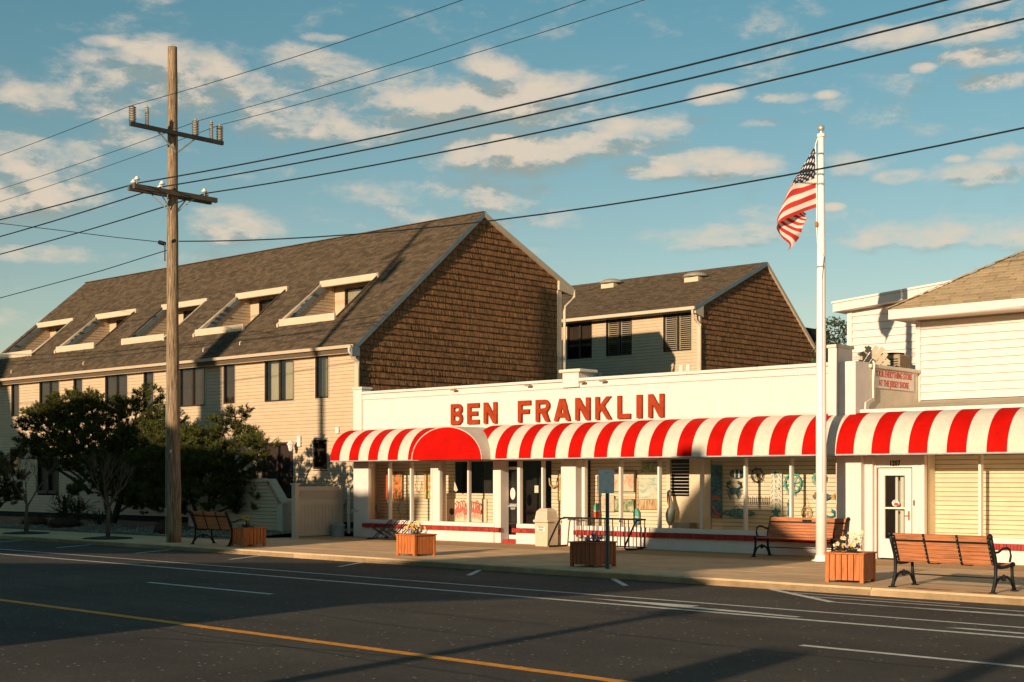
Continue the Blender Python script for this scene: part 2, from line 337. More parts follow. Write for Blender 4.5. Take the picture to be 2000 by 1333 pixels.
def lettering(name, txt, size, mat, parent, loc, rot=(PI/2,0,0), xs=1.0, extrude=0.003, offset=0.0, align='CENTER', lines=1.0, label=None):
    cu = bpy.data.curves.new(name, 'FONT'); cu.body = txt; cu.size = size; cu.extrude = extrude; cu.offset = offset; cu.align_x = align; cu.align_y = 'CENTER'; cu.space_line = lines; cu.resolution_u = 3
    t = bpy.data.objects.new('tmp', cu); me = bpy.data.meshes.new_from_object(t); bpy.data.objects.remove(t); bpy.data.curves.remove(cu)
    me.transform(Matrix.Diagonal((xs, 1, 1, 1))); me.materials.clear(); me.materials.append(MT[mat])
    return place_mesh(name, me, parent, loc, rot, label)
def arc(cx, cy, r, a0, a1, n=8, ry=None):
    ry = r if ry is None else ry
    return [(cx+r*math.cos(math.radians(a0+(a1-a0)*i/n)), cy+ry*math.sin(math.radians(a0+(a1-a0)*i/n))) for i in range(n+1)]

# ================================================================== GROUND, ROAD, PAVEMENT
EX, EY = math.cos(-0.03), math.sin(-0.03)
def rd(s, t, z=-0.13): return (-20 + s*EX - t*EY, 21.15 + s*EY + t*EX, z)     # s along the kerb, t across it (towards the shops)
def ky(x): return 21.15 - 0.03*(x+20)
m = MB(); n = 40
struct('ground', MB().quad((-1500,-1500,-0.30),(1500,-1500,-0.30),(1500,1500,-0.30),(-1500,1500,-0.30)), 'earth')
m = MB()
for i in range(30): m.quad(rd(-180+i*12, -23), rd(-168+i*12, -23), rd(-168+i*12, 0.05), rd(-180+i*12, 0.05))
road = struct('road', m, 'asphalt')
struct('near_pavement', MB().prism([(-180,-3.0),(180,-13.0),(180,-7.2),(-180,3.6)], 'z', -0.29, 0.0), 'concrete')
def ribbon(pts, w, z):
    m = MB(); L = [Vector((p[0], p[1], 0)) for p in pts]; R = []
    for i, p in enumerate(L):
        d = (L[min(i+1, len(L)-1)] - L[max(i-1, 0)]).normalized(); nn = Vector((-d.y, d.x, 0)); ww = w*(1 if isinstance(w, float) else 1)
        R.append((p - nn*ww/2, p + nn*ww/2))
    for (a, b), (c, d) in zip(R, R[1:]): m.quad((a.x,a.y,z),(c.x,c.y,z),(d.x,d.y,z),(b.x,b.y,z))
    return m
def line(name, p, q, w, mat='linewhite', z=-0.126, seg=1.2, jit=0.0):
    p = Vector(p); q = Vector(q); k = max(1, int((q-p).length/seg)); pts = [p.lerp(q, i/k) for i in range(k+1)]
    pts = [(a.x + random.uniform(-jit, jit), a.y + random.uniform(-jit, jit)) for a in pts]
    return part(name, ribbon(pts, w, z), mat, road)
def rline(t, s0, s1): a = rd(s0, t); b = rd(s1, t); return (a[0], a[1]), (b[0], b[1])
line('edge_line', *rline(-3.05, -120, 60), 0.10, jit=0.006)
line('edge_line', *rline(-4.15, -120, 60), 0.13, jit=0.006)
line('centre_line', *rline(-10.35, -120, 60), 0.17, 'lineyellow', jit=0.008, seg=0.7)
line('lane_dash', (-22.4,14.5), (-18.6,14.4), 0.12)
line('lane_dash', (-8.4,14.12), (-4.4,14.0), 0.12)
for a, b in [((-16.63,21.05),(-15.35,19.8)), ((-19.3,19.82),(-20.3,21.2)), ((-23.28,19.86),(-24.1,21.25)), ((-27.3,19.9),(-28.0,21.35)), ((-31.3,19.9),(-32.1,21.45)), ((-35.4,20.0),(-36.3,21.6)), ((-39.5,20.1),(-40.5,21.7))]:
    line('stall_tick', a, b, 0.11)
line('hatch_line', (-13.0,20.88), (-10.95,19.35), 0.14)
line('hatch_line', (-12.35,20.50), (-9.3,20.28), 0.08)
line('hatch_line', (-11.75,20.02), (-3.3,19.66), 0.08)
line('hatch_line', (-10.95,19.38), (-3.3,18.98), 0.09)
line('hatch_line', (-10.0,19.36), (-3.3,19.30), 0.07)
# lane arrow seen very obliquely
part('lane_arrow', MB().quad((-14.2,17.32,-0.122),(-12.3,17.02,-0.122),(-10.1,16.86,-0.122),(-10.1,16.98,-0.122),(-12.1,17.22,-0.122),(-12.1,17.42,-0.122)), 'linewhite', road)
part('lane_arrow', MB().quad((-8.0,17.0,-0.122),(-5.2,16.85,-0.122),(-5.2,16.97,-0.122),(-7.8,17.12,-0.122)), 'linewhite', road)
for pts in [[(-26,9.6),(-20,9.9),(-15.5,10.1),(-12,10.0),(-8,9.7)], [(-17.0,14.2),(-14.4,13.9),(-12,13.85),(-9.5,13.5),(-5.5,13.3)], [(-16.5,12.8),(-13.4,12.4),(-10.6,12.2)], [(-13.2,16.2),(-11.7,16.0),(-9.8,16.1)], [(-24,12.9),(-21,12.7),(-17,12.5)], [(-14.8,9.4),(-12.0,10.2),(-10,10.3)]]:
    q = []
    for a, b in zip(pts, pts[1:]):
        for i in range(8): q.append((a[0]+(b[0]-a[0])*i/8+random.uniform(-.03,.03), a[1]+(b[1]-a[1])*i/8+random.uniform(-.04,.04)))
    part('tar_seam', ribbon(q, 0.035, -0.1275), 'tar', road)

# pavement with slabs
pav = struct('pavement', MB().prism([(-180, ky(-180)+0.1),(60, ky(60)+0.1),(60,28.6),(-33.0,28.6),(-33.0,24.62),(-180,24.62+4.6)], 'z', -0.29, -0.012), 'tar')
def slab(x0, x1, y0a, y0b, y1, mat, name='paving_slab'):
    g = 0.010
    b = MB(); vs = []
    for z in (-0.2, random.uniform(-0.003, 0.0)): vs += [(x0+g,y0a+g,z),(x1-g,y0b+g,z),(x1-g,y1-g,z),(x0+g,y1-g,z)]
    b.add(vs, [(4,5,6,7),(0,1,5,4),(1,2,6,5),(2,3,7,6),(3,0,4,7)])
    return part(name, b, mat, pav)
xs = [-58 + 1.6*i for i in range(36)]
for x0 in xs:
    x1 = x0+1.6
    f0, f1 = ky(x0)+0.17, ky(x1)+0.17
    slab(x0, x1, f0, f1, 22.95, 'concrete')
    if x1 <= -33.0:
        slab(x0, x1, 22.95, 22.95, 24.6, 'concrete')
    else:
        slab(x0, x1, 22.95, 22.95, 24.6, 'concrete'); slab(x0, x1, 24.6, 24.6, 26.4, 'concrete'); slab(x0, x1, 26.4, 26.4, 28.42, 'aggregate')
slab(-34.8, -33.6, 24.6, 24.6, 28.4, 'concrete'); 
for sx_, sy_, sl_, sw_ in [(-10.2,21.25,.34,.07),(-10.55,21.35,.22,.05),(-9.35,21.15,.26,.06),(-9.0,21.0,.16,.04)]:
    part('rust_stain', MB().add([(sx_+sl_*math.cos(a*PI/9)*(1+.25*math.sin(a*2.7+sx_*9)), sy_+sw_*math.sin(a*PI/9)*(1+.4*math.sin(a*3.1+sy_)), 0.0035) for a in range(18)], [tuple(range(18))]), 'rust', pav)
kerb = struct('kerb', MB().prism([rd(-130,0.0)[:2], rd(60,0.0)[:2], rd(60,0.17)[:2], rd(-130,0.17)[:2]], 'z', -0.28, -0.03), 'kerb')
s = -34.0
while s < 16:
    L = 3.9; g = 0.008; b = MB(); pr = [(0.0,-0.2),(0.0,-0.018),(0.02,0.002),(0.168,0.004),(0.168,-0.2)]
    b.add([rd(s+g, t, z) for t, z in pr] + [rd(s+L-g, t, z) for t, z in pr], [(0,1,2,3,4),(9,8,7,6,5)] + [(i,i+5,(i+1)%5+5,(i+1)%5) for i in range(5)])
    part('kerb_stone', b, 'kerb', kerb); s += L
# gravel bed in front of the condominium
def gh(x, y): return 0.02 + 0.10*max(0, math.sin((y-24.6)/7.6*PI)) + 0.03*math.sin(x*1.7+y)
m = MB(); nx, ny = 60, 12; X0, X1, Y0, Y1 = -75, -33.7, 24.62, 32.4
for j in range(ny+1):
    for i in range(nx+1):
        x = X0+(X1-X0)*i/nx; y = Y0+(Y1-Y0)*j/ny; m.v.append((x, y, gh(x, y) if 0 < j < ny else 0.005))
for j in range(ny):
    for i in range(nx): a = j*(nx+1)+i; m.f.append((a, a+1, a+nx+2, a+nx+1))
bed = struct('gravel_bed', m, 'gravel')
m = MB()
for _ in range(3800):
    x = random.uniform(-62, -33.8); y = 24.7 + abs(random.gauss(0, 1.6)); r = random.uniform(0.02, 0.05)
    z = gh(x, y) + r*0.2
    m.add([(x+r,y,z),(x,y+r,z),(x-r,y,z),(x,y-r,z),(x+r*.2,y,z+r*.7)], [(0,1,4),(1,2,4),(2,3,4),(3,0,4)])
part('loose_stones', m, 'stone', bed, stuff=True)

# ================================================================== STORE with ribbed parapet
st = thing('store_building', 'long single-storey white store with ribbed parapet above the striped awning', 'store', (-24, 28.4, 0))
FY = 28.4
wall = MB()
wall.box(-32.57,-15.34,FY+0.02,FY+0.30,2.28,3.32)                 # header behind the awning
wall.box(-32.57,-16.02,FY+0.014,FY+0.30,3.32,4.19)                 # behind the ribs
part('front_wall', wall, 'white', st)
m = MB(); m.box(-32.57,-32.47,FY+0.30,48,-0.1,4.38); m.box(-32.37,-11.0,47.8,48,-0.1,4.2); part('side_wall', m, 'whitedirty', st)
m = MB()
x = -32.18
while x < -16.06:
    m.prism([(x,FY+0.015),(x+0.02,FY-0.0),(x+0.075,FY-0.0),(x+0.095,FY+0.015)], 'z', 3.30, 4.19); x += 0.100
part('ribbed_panel', m, 'whitesiding', st, stuff=True)
m = MB(); m.bev(-32.18,-16.02,FY-0.03,FY+0.30,4.195,4.36,0.01); part('fascia_band', m, 'white', st)
x = -32.18; k = 0
while x < -16.1:                                                # coping in lengths
    L = 2.02; m = MB(); m.bev(x+0.004, min(x+L, -16.03), FY-0.08-random.uniform(0,.01), FY+0.36, 4.365, 4.435+random.uniform(0,.012), 0.012); part('coping_length', m, 'white', st); x += L
for (a, b, y0, z1, cap) in [(-32.58,-32.19,28.36,4.52,True), (-16.02,-15.76,28.10,4.74,True), (-15.755,-15.34,28.12,4.42,False)]:
    m = MB(); m.bev(a, b, y0, 28.75, 3.2 if a > -30 else 2.3, z1, 0.008); p = part('parapet_pier', m, 'white', st)
    if cap: mm = MB(); mm.bev(a-0.03, b+0.03, y0-0.03, 28.80, z1+0.002, z1+0.08, 0.015); part('pier_cap', mm, 'whitedirty', p)
m = MB(); m.bev(-24.08,-23.52,28.30,28.95,4.21,4.60,0.012); p = part('parapet_block', m, 'white', st)
m = MB(); m.bev(-24.17,-23.43,28.24,29.02,4.602,4.69,0.02); part('block_cap', m, 'whitedirty', p)
for x in (-28.1, -25.25, -23.35, -22.65):
    m = MB(); m.bev(x-0.09,x+0.09,FY-0.22,FY-0.09,4.30,4.34,0.012); m.bar((x,FY-0.05,4.33),(x,FY-0.15,4.33),0.03,0.03); part('flood_light', m, 'acmetal', st)
# roof and the right side parapet that carries the painted sign
m = MB(); m.box(-32.36,-15.56,FY+0.37,47.7,3.85,3.95); part('flat_roof', m, 'tanroofflat', st)
m = MB(); m.box(-15.55,-15.34,28.76,31.14,2.6,4.30); part('side_parapet', m, 'whitedirty', st)
m = MB(); m.bev(-15.60,-15.28,28.74,31.16,4.302,4.39,0.015); part('side_coping', m, 'whitedirty', st)
# piers, base wall, sills, mullions
for (a, b, y0, n) in [(-32.57,-31.96,28.36,'pier'), (-29.12,-28.86,28.38,'pier'), (-26.62,-26.38,28.36,'pier'), (-24.13,-23.62,28.30,'pier'), (-15.84,-15.21,28.13,'pier')]:
    m = MB(); m.bev(a, b, y0, 28.70, 0.0, 2.30, 0.01); part(n, m, 'white', st)
BR = [(-31.96,-29.12),(-29.12,-26.62),(-25.78,-24.13),(-23.62,-15.84)]
for a, b in BR:
    m = MB(); m.bev(a+0.002, b-0.002, 28.33, 28.62, 0.0, 0.31, 0.008); part('base_wall', m, 'white', st)
    m = MB(); m.bev(a+0.002, b-0.002, 28.35, 28.55, 0.432, 0.55, 0.006); part('window_sill', m, 'whiteframe', st)
for a, b in [(-32.05,-26.42),(-25.86,-24.15),(-23.66,-15.92)]:
    m = MB(); x = a
    while x < b:
        m.box(x+0.004, x+0.070, 28.255-random.uniform(0,.008), 28.36, 0.312, 0.428+random.uniform(-.004,.001)); x += 0.076
    m.box(a, b, 28.275, 28.355, 0.318, 0.422)
    part('brick_sill_course', m, 'redbrick', st, stuff=True)
def mull(x, w=0.06, z0=0.552, z1=2.30, y0=28.37, y1=28.50, root=None):
    m = MB(); m.bev(x-w/2, x+w/2, y0, y1, z0, z1, 0.006); part('mullion', m, 'whiteframe', root or st)
for x, w in [(-31.93,.07),(-30.98,.055),(-30.03,.055),(-29.15,.06),(-28.83,.05),(-27.66,.055),(-26.65,.06),(-25.72,.10),(-24.86,.055),(-24.16,.05),(-23.42,.10),(-22.20,.055),(-20.97,.055),(-19.68,.055),(-18.42,.055),(-17.16,.055),(-15.88,.08)]: mull(x, w)
for a, b in [(-31.89,-31.01),(-30.95,-30.06),(-30.0,-29.18),(-28.80,-27.69),(-27.63,-26.68),(-25.66,-24.89),(-24.83,-24.19),(-23.36,-22.23),(-22.17,-21.0),(-20.94,-19.71),(-19.65,-18.45),(-18.39,-17.19),(-17.13,-15.92)]:
    part('window_pane', MB().quad((a,28.44,0.55),(b,28.44,0.55),(b,28.44,2.30),(a,28.44,2.30)), 'glass', st)
for z0, z1 in [(0.0,0.10)]:
    m = MB(); m.bev(-26.37,-25.80,28.42,28.95,-0.01,0.095,0.01); part('brick_step', m, 'redbrick', st)
# interior shell
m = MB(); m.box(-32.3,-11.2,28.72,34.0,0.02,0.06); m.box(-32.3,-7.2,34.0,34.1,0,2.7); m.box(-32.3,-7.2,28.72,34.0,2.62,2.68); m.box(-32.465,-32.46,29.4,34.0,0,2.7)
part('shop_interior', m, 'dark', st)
for a, b in [(-32.46,-26.7),(-25.7,-24.0),(-23.9,-15.9)]:
    m = MB(); m.box(a, b, 28.56, 29.5, 0.44, 0.50); part('display_floor', m, 'slat', st)
def slatwall(a, b, z0, z1, y, root):
    m = MB(); z = z0
    while z < z1-0.02:
        m.box(a, b, y, y+0.015, z+0.010, min(z+0.098, z1)); z += 0.100
    p = part('slatwall', m, 'slat', root, stuff=True)
    m = MB(); m.box(a, b, y+0.016, y+0.05, z0, z1); part('slatwall_back', m, 'arm', p)
slatwall(-32.46,-29.05,0.50,2.30,29.25,st); slatwall(-29.45,-27.35,0.50,1.36,29.15,st); slatwall(-25.28,-23.98,0.50,2.30,29.25,st)
slatwall(-23.88,-21.35,0.50,2.30,29.25,st); slatwall(-19.96,-15.9,0.50,2.30,29.25,st)
m = MB(); m.box(-21.34,-21.22,29.22,29.28,0.5,2.3); m.box(-21.22,-20.62,29.24,29.28,0.5,1.34); m.box(-20.62,-19.97,29.22,29.28,0.5,2.3); part('display_partition', m, 'slat', st)
m = MB()
for i in range(10): m.bar((-21.22,29.20,1.40+i*0.085),(-20.62,29.20,1.40+i*0.085),0.05,0.014)
part('louvre', m, 'whiteframe', st)
# entrance door
dr = thing('shop_door', 'black glass shop door with a white oval sticker in the entry under the red dome', 'door', (-26.1, 28.72, 0.1))
m = MB(); 
for a, b, z0, z1 in [(-26.66,-26.60,0.1,2.12),(-25.97,-25.91,0.1,2.12),(-26.60,-25.97,2.04,2.12),(-26.60,-25.97,0.1,0.22)]: m.bev(a,b,28.72,28.77,z0,z1,0.005)
part('door_frame', m, 'whiteframe', dr)
part('door_glass', MB().quad((-26.60,28.75,0.22),(-25.97,28.75,0.22),(-25.97,28.75,2.04),(-26.60,28.75,2.04)), 'darkglass', dr)
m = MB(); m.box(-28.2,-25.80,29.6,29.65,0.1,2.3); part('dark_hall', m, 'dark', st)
m = MB(); m.bar((-26.56,28.68,1.02),(-26.00,28.68,1.02),0.02,0.03); m.bar((-26.56,28.66,0.92),(-26.56,28.66,1.14),0.02,0.02); part('push_bar', m, 'galv', dr)
s1 = part('oval_sticker', MB().add([(-26.27+0.095*math.cos(a*PI/12),28.742,1.37+0.165*math.sin(a*PI/12)) for a in range(24)], [tuple(range(24))]), 'whiteframe', dr)
for i in range(5):
    a0 = 150-i*24; part('awning_emblem', MB().add([(-26.27+0.055*math.cos(math.radians(a)), 28.738, 1.38+0.05*math.sin(math.radians(a))) for a in (a0, a0-13)] + [(-26.27+0.022*math.cos(math.radians(a)), 28.738, 1.38+0.04*math.sin(math.radians(a))) for a in (a0-13, a0)], [(0,1,2,3)]), 'text_red', s1)
for i, (w, z) in enumerate([(0.30,1.075),(0.24,1.045),(0.28,1.015),(0.16,0.97),(0.14,0.94)]):
    m = MB(); k = 0; x = -26.27-w/2
    while x < -26.27+w/2: m.box(x, x+0.018, 28.739, 28.742, z-0.009, z+0.009); x += 0.026
    part('printed_line', m, 'whiteframe', dr)
# letters of the sign -------------------------------------------------
T = 0.20
def LB(W):
    r1, r2 = 0.285, 0.265
    o = [(0,0)] + arc(W-r1, r1, r1, -90, 52, 9) + arc(W-r2-0.03, 1-r2, r2, -48, 90, 9) + [(0,1)]
    return [o, [(T,T)] + arc(W-r1, r1, r1-T*0.86, -90, 90, 6) + [(T,0.44)], [(T,0.60)] + arc(W-r2-0.03, 1-r2, r2-T*0.86, -90, 90, 6) + [(T,0.82)]]
def LR(W):
    r = 0.285
    o = [(0,0),(T,0),(T,0.40),(T+0.13,0.40),(W-T*1.12,0),(W,0),(W-0.19,0.455)] + arc(W-r, 1-r, r, -52, 90, 9) + [(0,1)]
    return [o, [(T,0.585)] + arc(W-r, 1-r, r-T*0.9, -85, 90, 6) + [(T,0.815)]]
def LE(W): return [[(0,0),(W,0),(W,T),(T,T),(T,0.41),(W*0.88,0.41),(W*0.88,0.60),(T,0.60),(T,1-T),(W,1-T),(W,1),(0,1)]]
def LF(W): return [[(0,0),(T,0),(T,0.40),(W*0.88,0.40),(W*0.88,0.59),(T,0.59),(T,1-T),(W,1-T),(W,1),(0,1)]]
def LN(W): return [[(0,0),(T,0),(T,0.62),(W-T*1.05,0),(W,0),(W,1),(W-T,1),(W-T,0.40),(T*1.05,1),(0,1)]]
def LA(W): return [[(0,0),(T*1.05,0),(W*0.5-0.17,0.17),(W*0.5+0.17,0.17),(W-T*1.05,0),(W,0),(W*0.5+0.14,1),(W*0.5-0.14,1)], [(W*0.5-0.105,0.36),(W*0.5+0.105,0.36),(W*0.5,0.76)]]
def LK(W): return [[(0,0),(T,0),(T,0.30),(T+0.12,0.44),(W-T*1.15,0),(W,0),(T+0.27,0.60),(W-0.03,1),(W-T*1.3,1),(T,0.56),(T,1),(0,1)]]
def LL(W): return [[(0,0),(W,0),(W,T),(T,T),(T,1),(0,1)]]
def LI(W): return [[(0,0),(W,0),(W,1),(0,1)]]
sg = thing('store_sign_lettering', 'raised red-orange capitals BEN FRANKLIN on the white ribbed parapet', 'sign lettering', (-24.5, 28.38, 3.33))
Hh = 0.585
for fn, a, b in [(LB,-28.30,-27.85),(LE,-27.64,-27.20),(LN,-27.00,-26.51),(LF,-25.70,-25.25),(LR,-25.05,-24.57),(LA,-24.40,-23.84),(LN,-23.65,-23.17),(LK,-22.97,-22.45),(LL,-22.24,-21.83),(LI,-21.62,-21.46),(LN,-21.25,-20.78)]:
    sp = [[(x*Hh, y*Hh) for x, y in s] for s in fn((b-a)/Hh)]
    outline('letter', sp, 'sign_red', sg, 0.03, (a, 28.35, 3.335), bevel=0.004)
# painted sign on the side parapet
sn = thing('painted_wall_sign', 'white painted panel with red words YOUR EVERYTHING STORE on the side parapet', 'wall sign', (-15.33, 29.9, 3.86))
m = MB(); m.bev(-15.338,-15.318,28.88,30.90,3.86,4.285,0.004); part('panel', m, 'whiteframe', sn)
lettering('words', 'YOUR EVERYTHING STORE', 0.205, 'text_red', sn, (-15.314, 29.89, 4.185), (PI/2,0,PI/2), xs=0.72, extrude=0.002, offset=0.002)
lettering('words', 'AT THE JERSEY SHORE', 0.205, 'text_red', sn, (-15.314, 29.89, 3.975), (PI/2,0,PI/2), xs=0.72, extrude=0.002, offset=0.002)
cb = tag(part('wall_conduit', MB().tube([(-15.30,28.86,4.46),(-15.27,28.86,4.40),(-15.29,28.84,3.95),(-15.29,28.84,3.62),(-15.29,28.72,3.58),(-15.27,28.45,3.50),(-15.27,28.40,3.25)], 0.022, 7), 'whiteframe', None), 'white pipe running down beside the painted wall sign', 'pipe')

# ================================================================== CORNER SHOP 1207 with the upper white house
cs = thing('corner_shop', 'white shop number 1207 with clapboard upper storey and tan hipped roof', 'shop building', (-11, 28.4, 0))
m = MB(); m.box(-15.21,-15.02,28.30,28.62,0,2.30); m.box(-15.21,-7.0,28.42,28.7,2.36,3.28); m.box(-15.02,-14.98,28.40,28.6,0,2.36); m.box(-14.12,-13.90,28.40,28.6,0,2.36); m.box(-14.98,-14.12,28.42,28.6,2.04,2.36)
part('front_wall', m, 'white', cs)
m = MB(); m.bev(-13.90,-7.0,28.35,28.62,0,0.31,0.008); part('base_wall', m, 'white', cs)
m = MB(); m.bev(-13.90,-7.0,28.36,28.56,0.432,0.55,0.006); part('window_sill', m, 'whiteframe', cs)
m = MB(); x = -14.0
while x < -7.0: m.box(x+0.004, x+0.070, 28.265-random.uniform(0,.008), 28.37, 0.312, 0.428); x += 0.076
m.box(-14.0,-7.0,28.285,28.36,0.318,0.422); part('brick_sill_course', m, 'redbrick', cs, stuff=True)
for x, w in [(-13.86,.07),(-12.58,.06),(-11.2,.06),(-9.8,.06),(-8.4,.06)]: mull(x, w, root=cs)
for a, b in [(-13.82,-12.61),(-12.55,-11.23),(-11.17,-9.83),(-9.77,-8.43),(-8.37,-7.0)]:
    part('window_pane', MB().quad((a,28.45,0.55),(b,28.45,0.55),(b,28.45,2.36),(a,28.45,2.36)), 'glass', cs)
slatwall(-14.05,-7.0,0.50,2.4,28.98,cs)
m = MB(); m.box(-13.9,-7,28.56,29.0,0.44,0.50); m.box(-13.885,-13.86,28.62,28.97,0.5,2.4); part('display_floor', m, 'slat', cs)
# sloping lower roof, front fascia
m = MB(); m.prism([(28.36,3.30),(31.2,3.64),(31.2,3.54),(28.36,3.20)], 'x', -15.335, -6.5); part('lower_roof', m, 'tanroofflat', cs)
m = MB(); m.bev(-15.335,-6.5,28.30,28.355,3.24,3.34,0.01); part('roof_edge', m, 'whiteframe', cs)
# upper house
m = MB(); m.box(-15.40,-5.5,31.28,41,3.55,5.62); part('upper_wall_core', m, 'whitesiding', cs)
for i in range(10):
    z = 3.66 + i*0.188; m = MB(); m.add([(-15.30,31.20,z+.008),(-5.5,31.20,z+.008),(-5.5,31.245,z+0.188),(-15.30,31.245,z+0.188),(-15.30,31.28,z),(-5.5,31.28,z),(-5.5,31.28,z+0.188),(-15.30,31.28,z+0.188)], [(0,1,2,3),(4,5,1,0),(5,6,2,1),(7,4,0,3)])
    part('clapboard', m, 'whitesiding', cs)
m = MB(); m.bev(-15.42,-15.30,31.18,31.30,3.62,5.56,0.006); part('corner_board', m, 'whitesiding', cs)
m = MB(); m.box(-15.75,-5.0,30.56,42,5.58,5.60); part('soffit', m, 'tan_trim', cs)
m = MB(); m.bev(-15.78,-5.0,30.50,30.56,5.57,5.81,0.008); m.bev(-15.78,-15.72,30.56,42,5.57,5.81,0.008); part('fascia', m, 'whitesiding', cs)
def shingles(P0, U, V, lenu, lenv, wu, ev, inside, lift=0.022, stag=0.5, jitw=0.0, gap=0.0):
    """overlapping shingles on a plane: P0 lower corner, U along the eave, V up the slope (unit vectors)"""
    P0 = Vector(P0); U = Vector(U).normalized(); V = Vector(V).normalized(); Nn = U.cross(V).normalized(); m = MB(); r = 0; v = 0.0
    while v < lenv:
        u = -wu*random.random()
        while u < lenu:
            w = wu*(1+random.uniform(-jitw, jitw)); u0 = max(u, 0); u1 = min(u+w, lenu)
            if u1-u0 > 0.02 and inside((u0+u1)/2, v+ev*0.5):
                l0 = lift*(0.7+0.6*random.random()); g = 0.004; v1 = min(v+ev*(1.12 if gap == 0 else 1.0), lenv)
                vb = v+gap; a = [P0+U*(u0+g)+V*vb+Nn*l0, P0+U*(u1-g)+V*vb+Nn*l0, P0+U*(u1-g)+V*v1+Nn*0.004, P0+U*(u0+g)+V*v1+Nn*0.004, P0+U*(u0+g)+V*vb, P0+U*(u1-g)+V*vb]
                m.add(a, [(0,1,2,3),(4,5,1,0)])
            u += w
        v += ev; r += 1
    return m
S30 = math.hypot(1, 0.60); LV = 5.1*S30
m = MB(); e0 = (-15.82,30.48,5.81); pk = (-10.72,35.58,5.81+5.1*0.60); e1 = (-5.0,30.48,5.81); e2 = (-5.0,40.68,5.81); e3 = (-15.82,40.68,5.81); pk2 = (-10.1,35.58,pk[2])
m.add([e0,e1,e2,e3,pk,pk2], [(0,1,5,4),(1,2,5),(2,3,4,5),(3,0,4)]); rf = part('hipped_roof', m, 'roof_tan', cs)
m = shingles(e0, (1,0,0), (0,1,0.60), 10.8, LV, 0.36, 0.165, lambda u, v: v/S30 + 0.05 < u < 10.8 - v/S30 - 0.02, 0.02)
part('roof_shingles', m, 'roof_tan', cs, stuff=True)
m = MB()
for i in range(30):
    a = Vector(e0).lerp(Vector(pk), i/30); b = Vector(e0).lerp(Vector(pk), (i+1.08)/30); m.bar(a+Vector((0,0,0.035)), b+Vector((0,0,0.022)), 0.2, 0.02)
part('hip_cap', m, 'roof_tan', cs)
# door 1207
d2 = thing('glazed_door', 'white glazed door numbered 1207 beside the right-hand bench', 'door', (-14.55, 28.46, 0.03))
m = MB()
for a, b, z0, z1 in [(-14.95,-14.80,0.03,2.02),(-14.32,-14.16,0.03,2.02),(-14.80,-14.32,1.86,2.02),(-14.80,-14.32,0.03,0.46),(-14.80,-14.32,1.12,1.16)]: m.bev(a,b,28.44,28.50,z0,z1,0.004)
part('door_leaf', m, 'whiteframe', d2)
part('door_glass', MB().quad((-14.80,28.47,0.46),(-14.32,28.47,0.46),(-14.32,28.47,1.86),(-14.80,28.47,1.86)), 'glass', d2)
m = MB(); m.bar((-14.21,28.41,0.88),(-14.21,28.41,1.08),0.03,0.015); m.bar((-14.21,28.40,0.98),(-14.31,28.39,0.975),0.015,0.02); part('door_handle', m, 'rustbrown', d2)
m = MB(); m.box(-14.5,-14.42,28.60,28.64,0.4,1.9); m.box(-14.62,-14.56,28.60,28.63,0.4,1.9); part('curtain', m, 'shade_white', d2)
m = MB(); m.box(-14.80,-14.30,28.95,29.0,0.4,1.9); part('blue_backing', m, 'greyplastic', d2)
stk = part('round_sticker', MB().add([(-14.55+0.085*math.cos(a*PI/10)*(1+0.08*math.cos(a*2)),28.465,1.25+0.075*math.sin(a*PI/10)) for a in range(20)], [tuple(range(20))]), 'whiteframe', d2)
part('sticker_patch', MB().add([(-14.53+0.06*math.cos(a*PI/6),28.462,1.225+0.035*math.sin(a*PI/6)) for a in range(12)], [tuple(range(12))]), 'text_red', stk)
lettering('sticker_letters', 'VP', 0.09, 'lilac', stk, (-14.57, 28.458, 1.28), xs=0.9)
nb = thing('house_number', 'black numerals 1207 above the white glazed door', 'house number', (-14.54, 28.41, 2.11))
for i, ch in enumerate('1207'): lettering('numeral', ch, 0.17, 'blacktext', nb, (-14.64+i*0.066, 28.415, 2.125), xs=0.72, extrude=0.004, offset=0.006)
tag(part('door_bell', MB().bev(-14.09,-14.06,28.385,28.40,1.2,1.32,0.004), 'black', None), 'small dark doorbell on the frame right of the glazed door', 'doorbell')

# ================================================================== WHITE REAR BUILDING with sloping roofline
wb = thing('rear_white_building', 'white clapboard building with slanting roofline behind the flat store roof', 'building', (-15, 33.0, 0))
def ft(x): return 6.42 + 0.075*(x+18.46)
m = MB(); m.prism([(-18.22,0),(-11.2,0),(-11.2,ft(-11.2)-0.2),(-18.22,ft(-18.22)-0.2)], 'y', 33.08, 44); part('wall_core', m, 'whitesiding', wb)
for i in range(13):
    z = 3.95 + i*0.19; z1 = min(z+0.19, 6.22)
    m = MB(); m.add([(-18.10,33.0,z+.008),(-11.2,33.0,z+.008),(-11.2,33.045,z1),(-18.10,33.045,z1),(-18.10,33.08,z),(-11.2,33.08,z)], [(0,1,2,3),(4,5,1,0)]); part('clapboard', m, 'whitesiding', wb)
m = MB(); m.bev(-18.24,-18.10,32.98,33.1,3.9,6.2,0.005); part('corner_board', m, 'whitesiding', wb)
m = MB(); m.prism([(-18.50,ft(-18.50)-0.25),(-11.0,ft(-11.0)-0.25),(-11.0,ft(-11)),(-18.50,ft(-18.5))], 'y', 32.70, 44.3); part('roof_slab', m, 'whitesiding', wb)
m = MB(); m.prism([(-18.52,ft(-18.52)-0.03),(-11.0,ft(-11.0)-0.03),(-11.0,ft(-11)+0.02),(-18.52,ft(-18.52)+0.02)], 'y', 32.66, 32.70); part('drip_edge', m, 'whiteframe', wb)
m = MB(); m.bev(-18.40,-18.18,32.78,32.98,4.98,5.2,0.03); m.tube([(-18.3,32.95,5.0),(-18.3,32.9,4.6)],0.025,6); part('wall_lamp', m, 'tan_trim', wb)

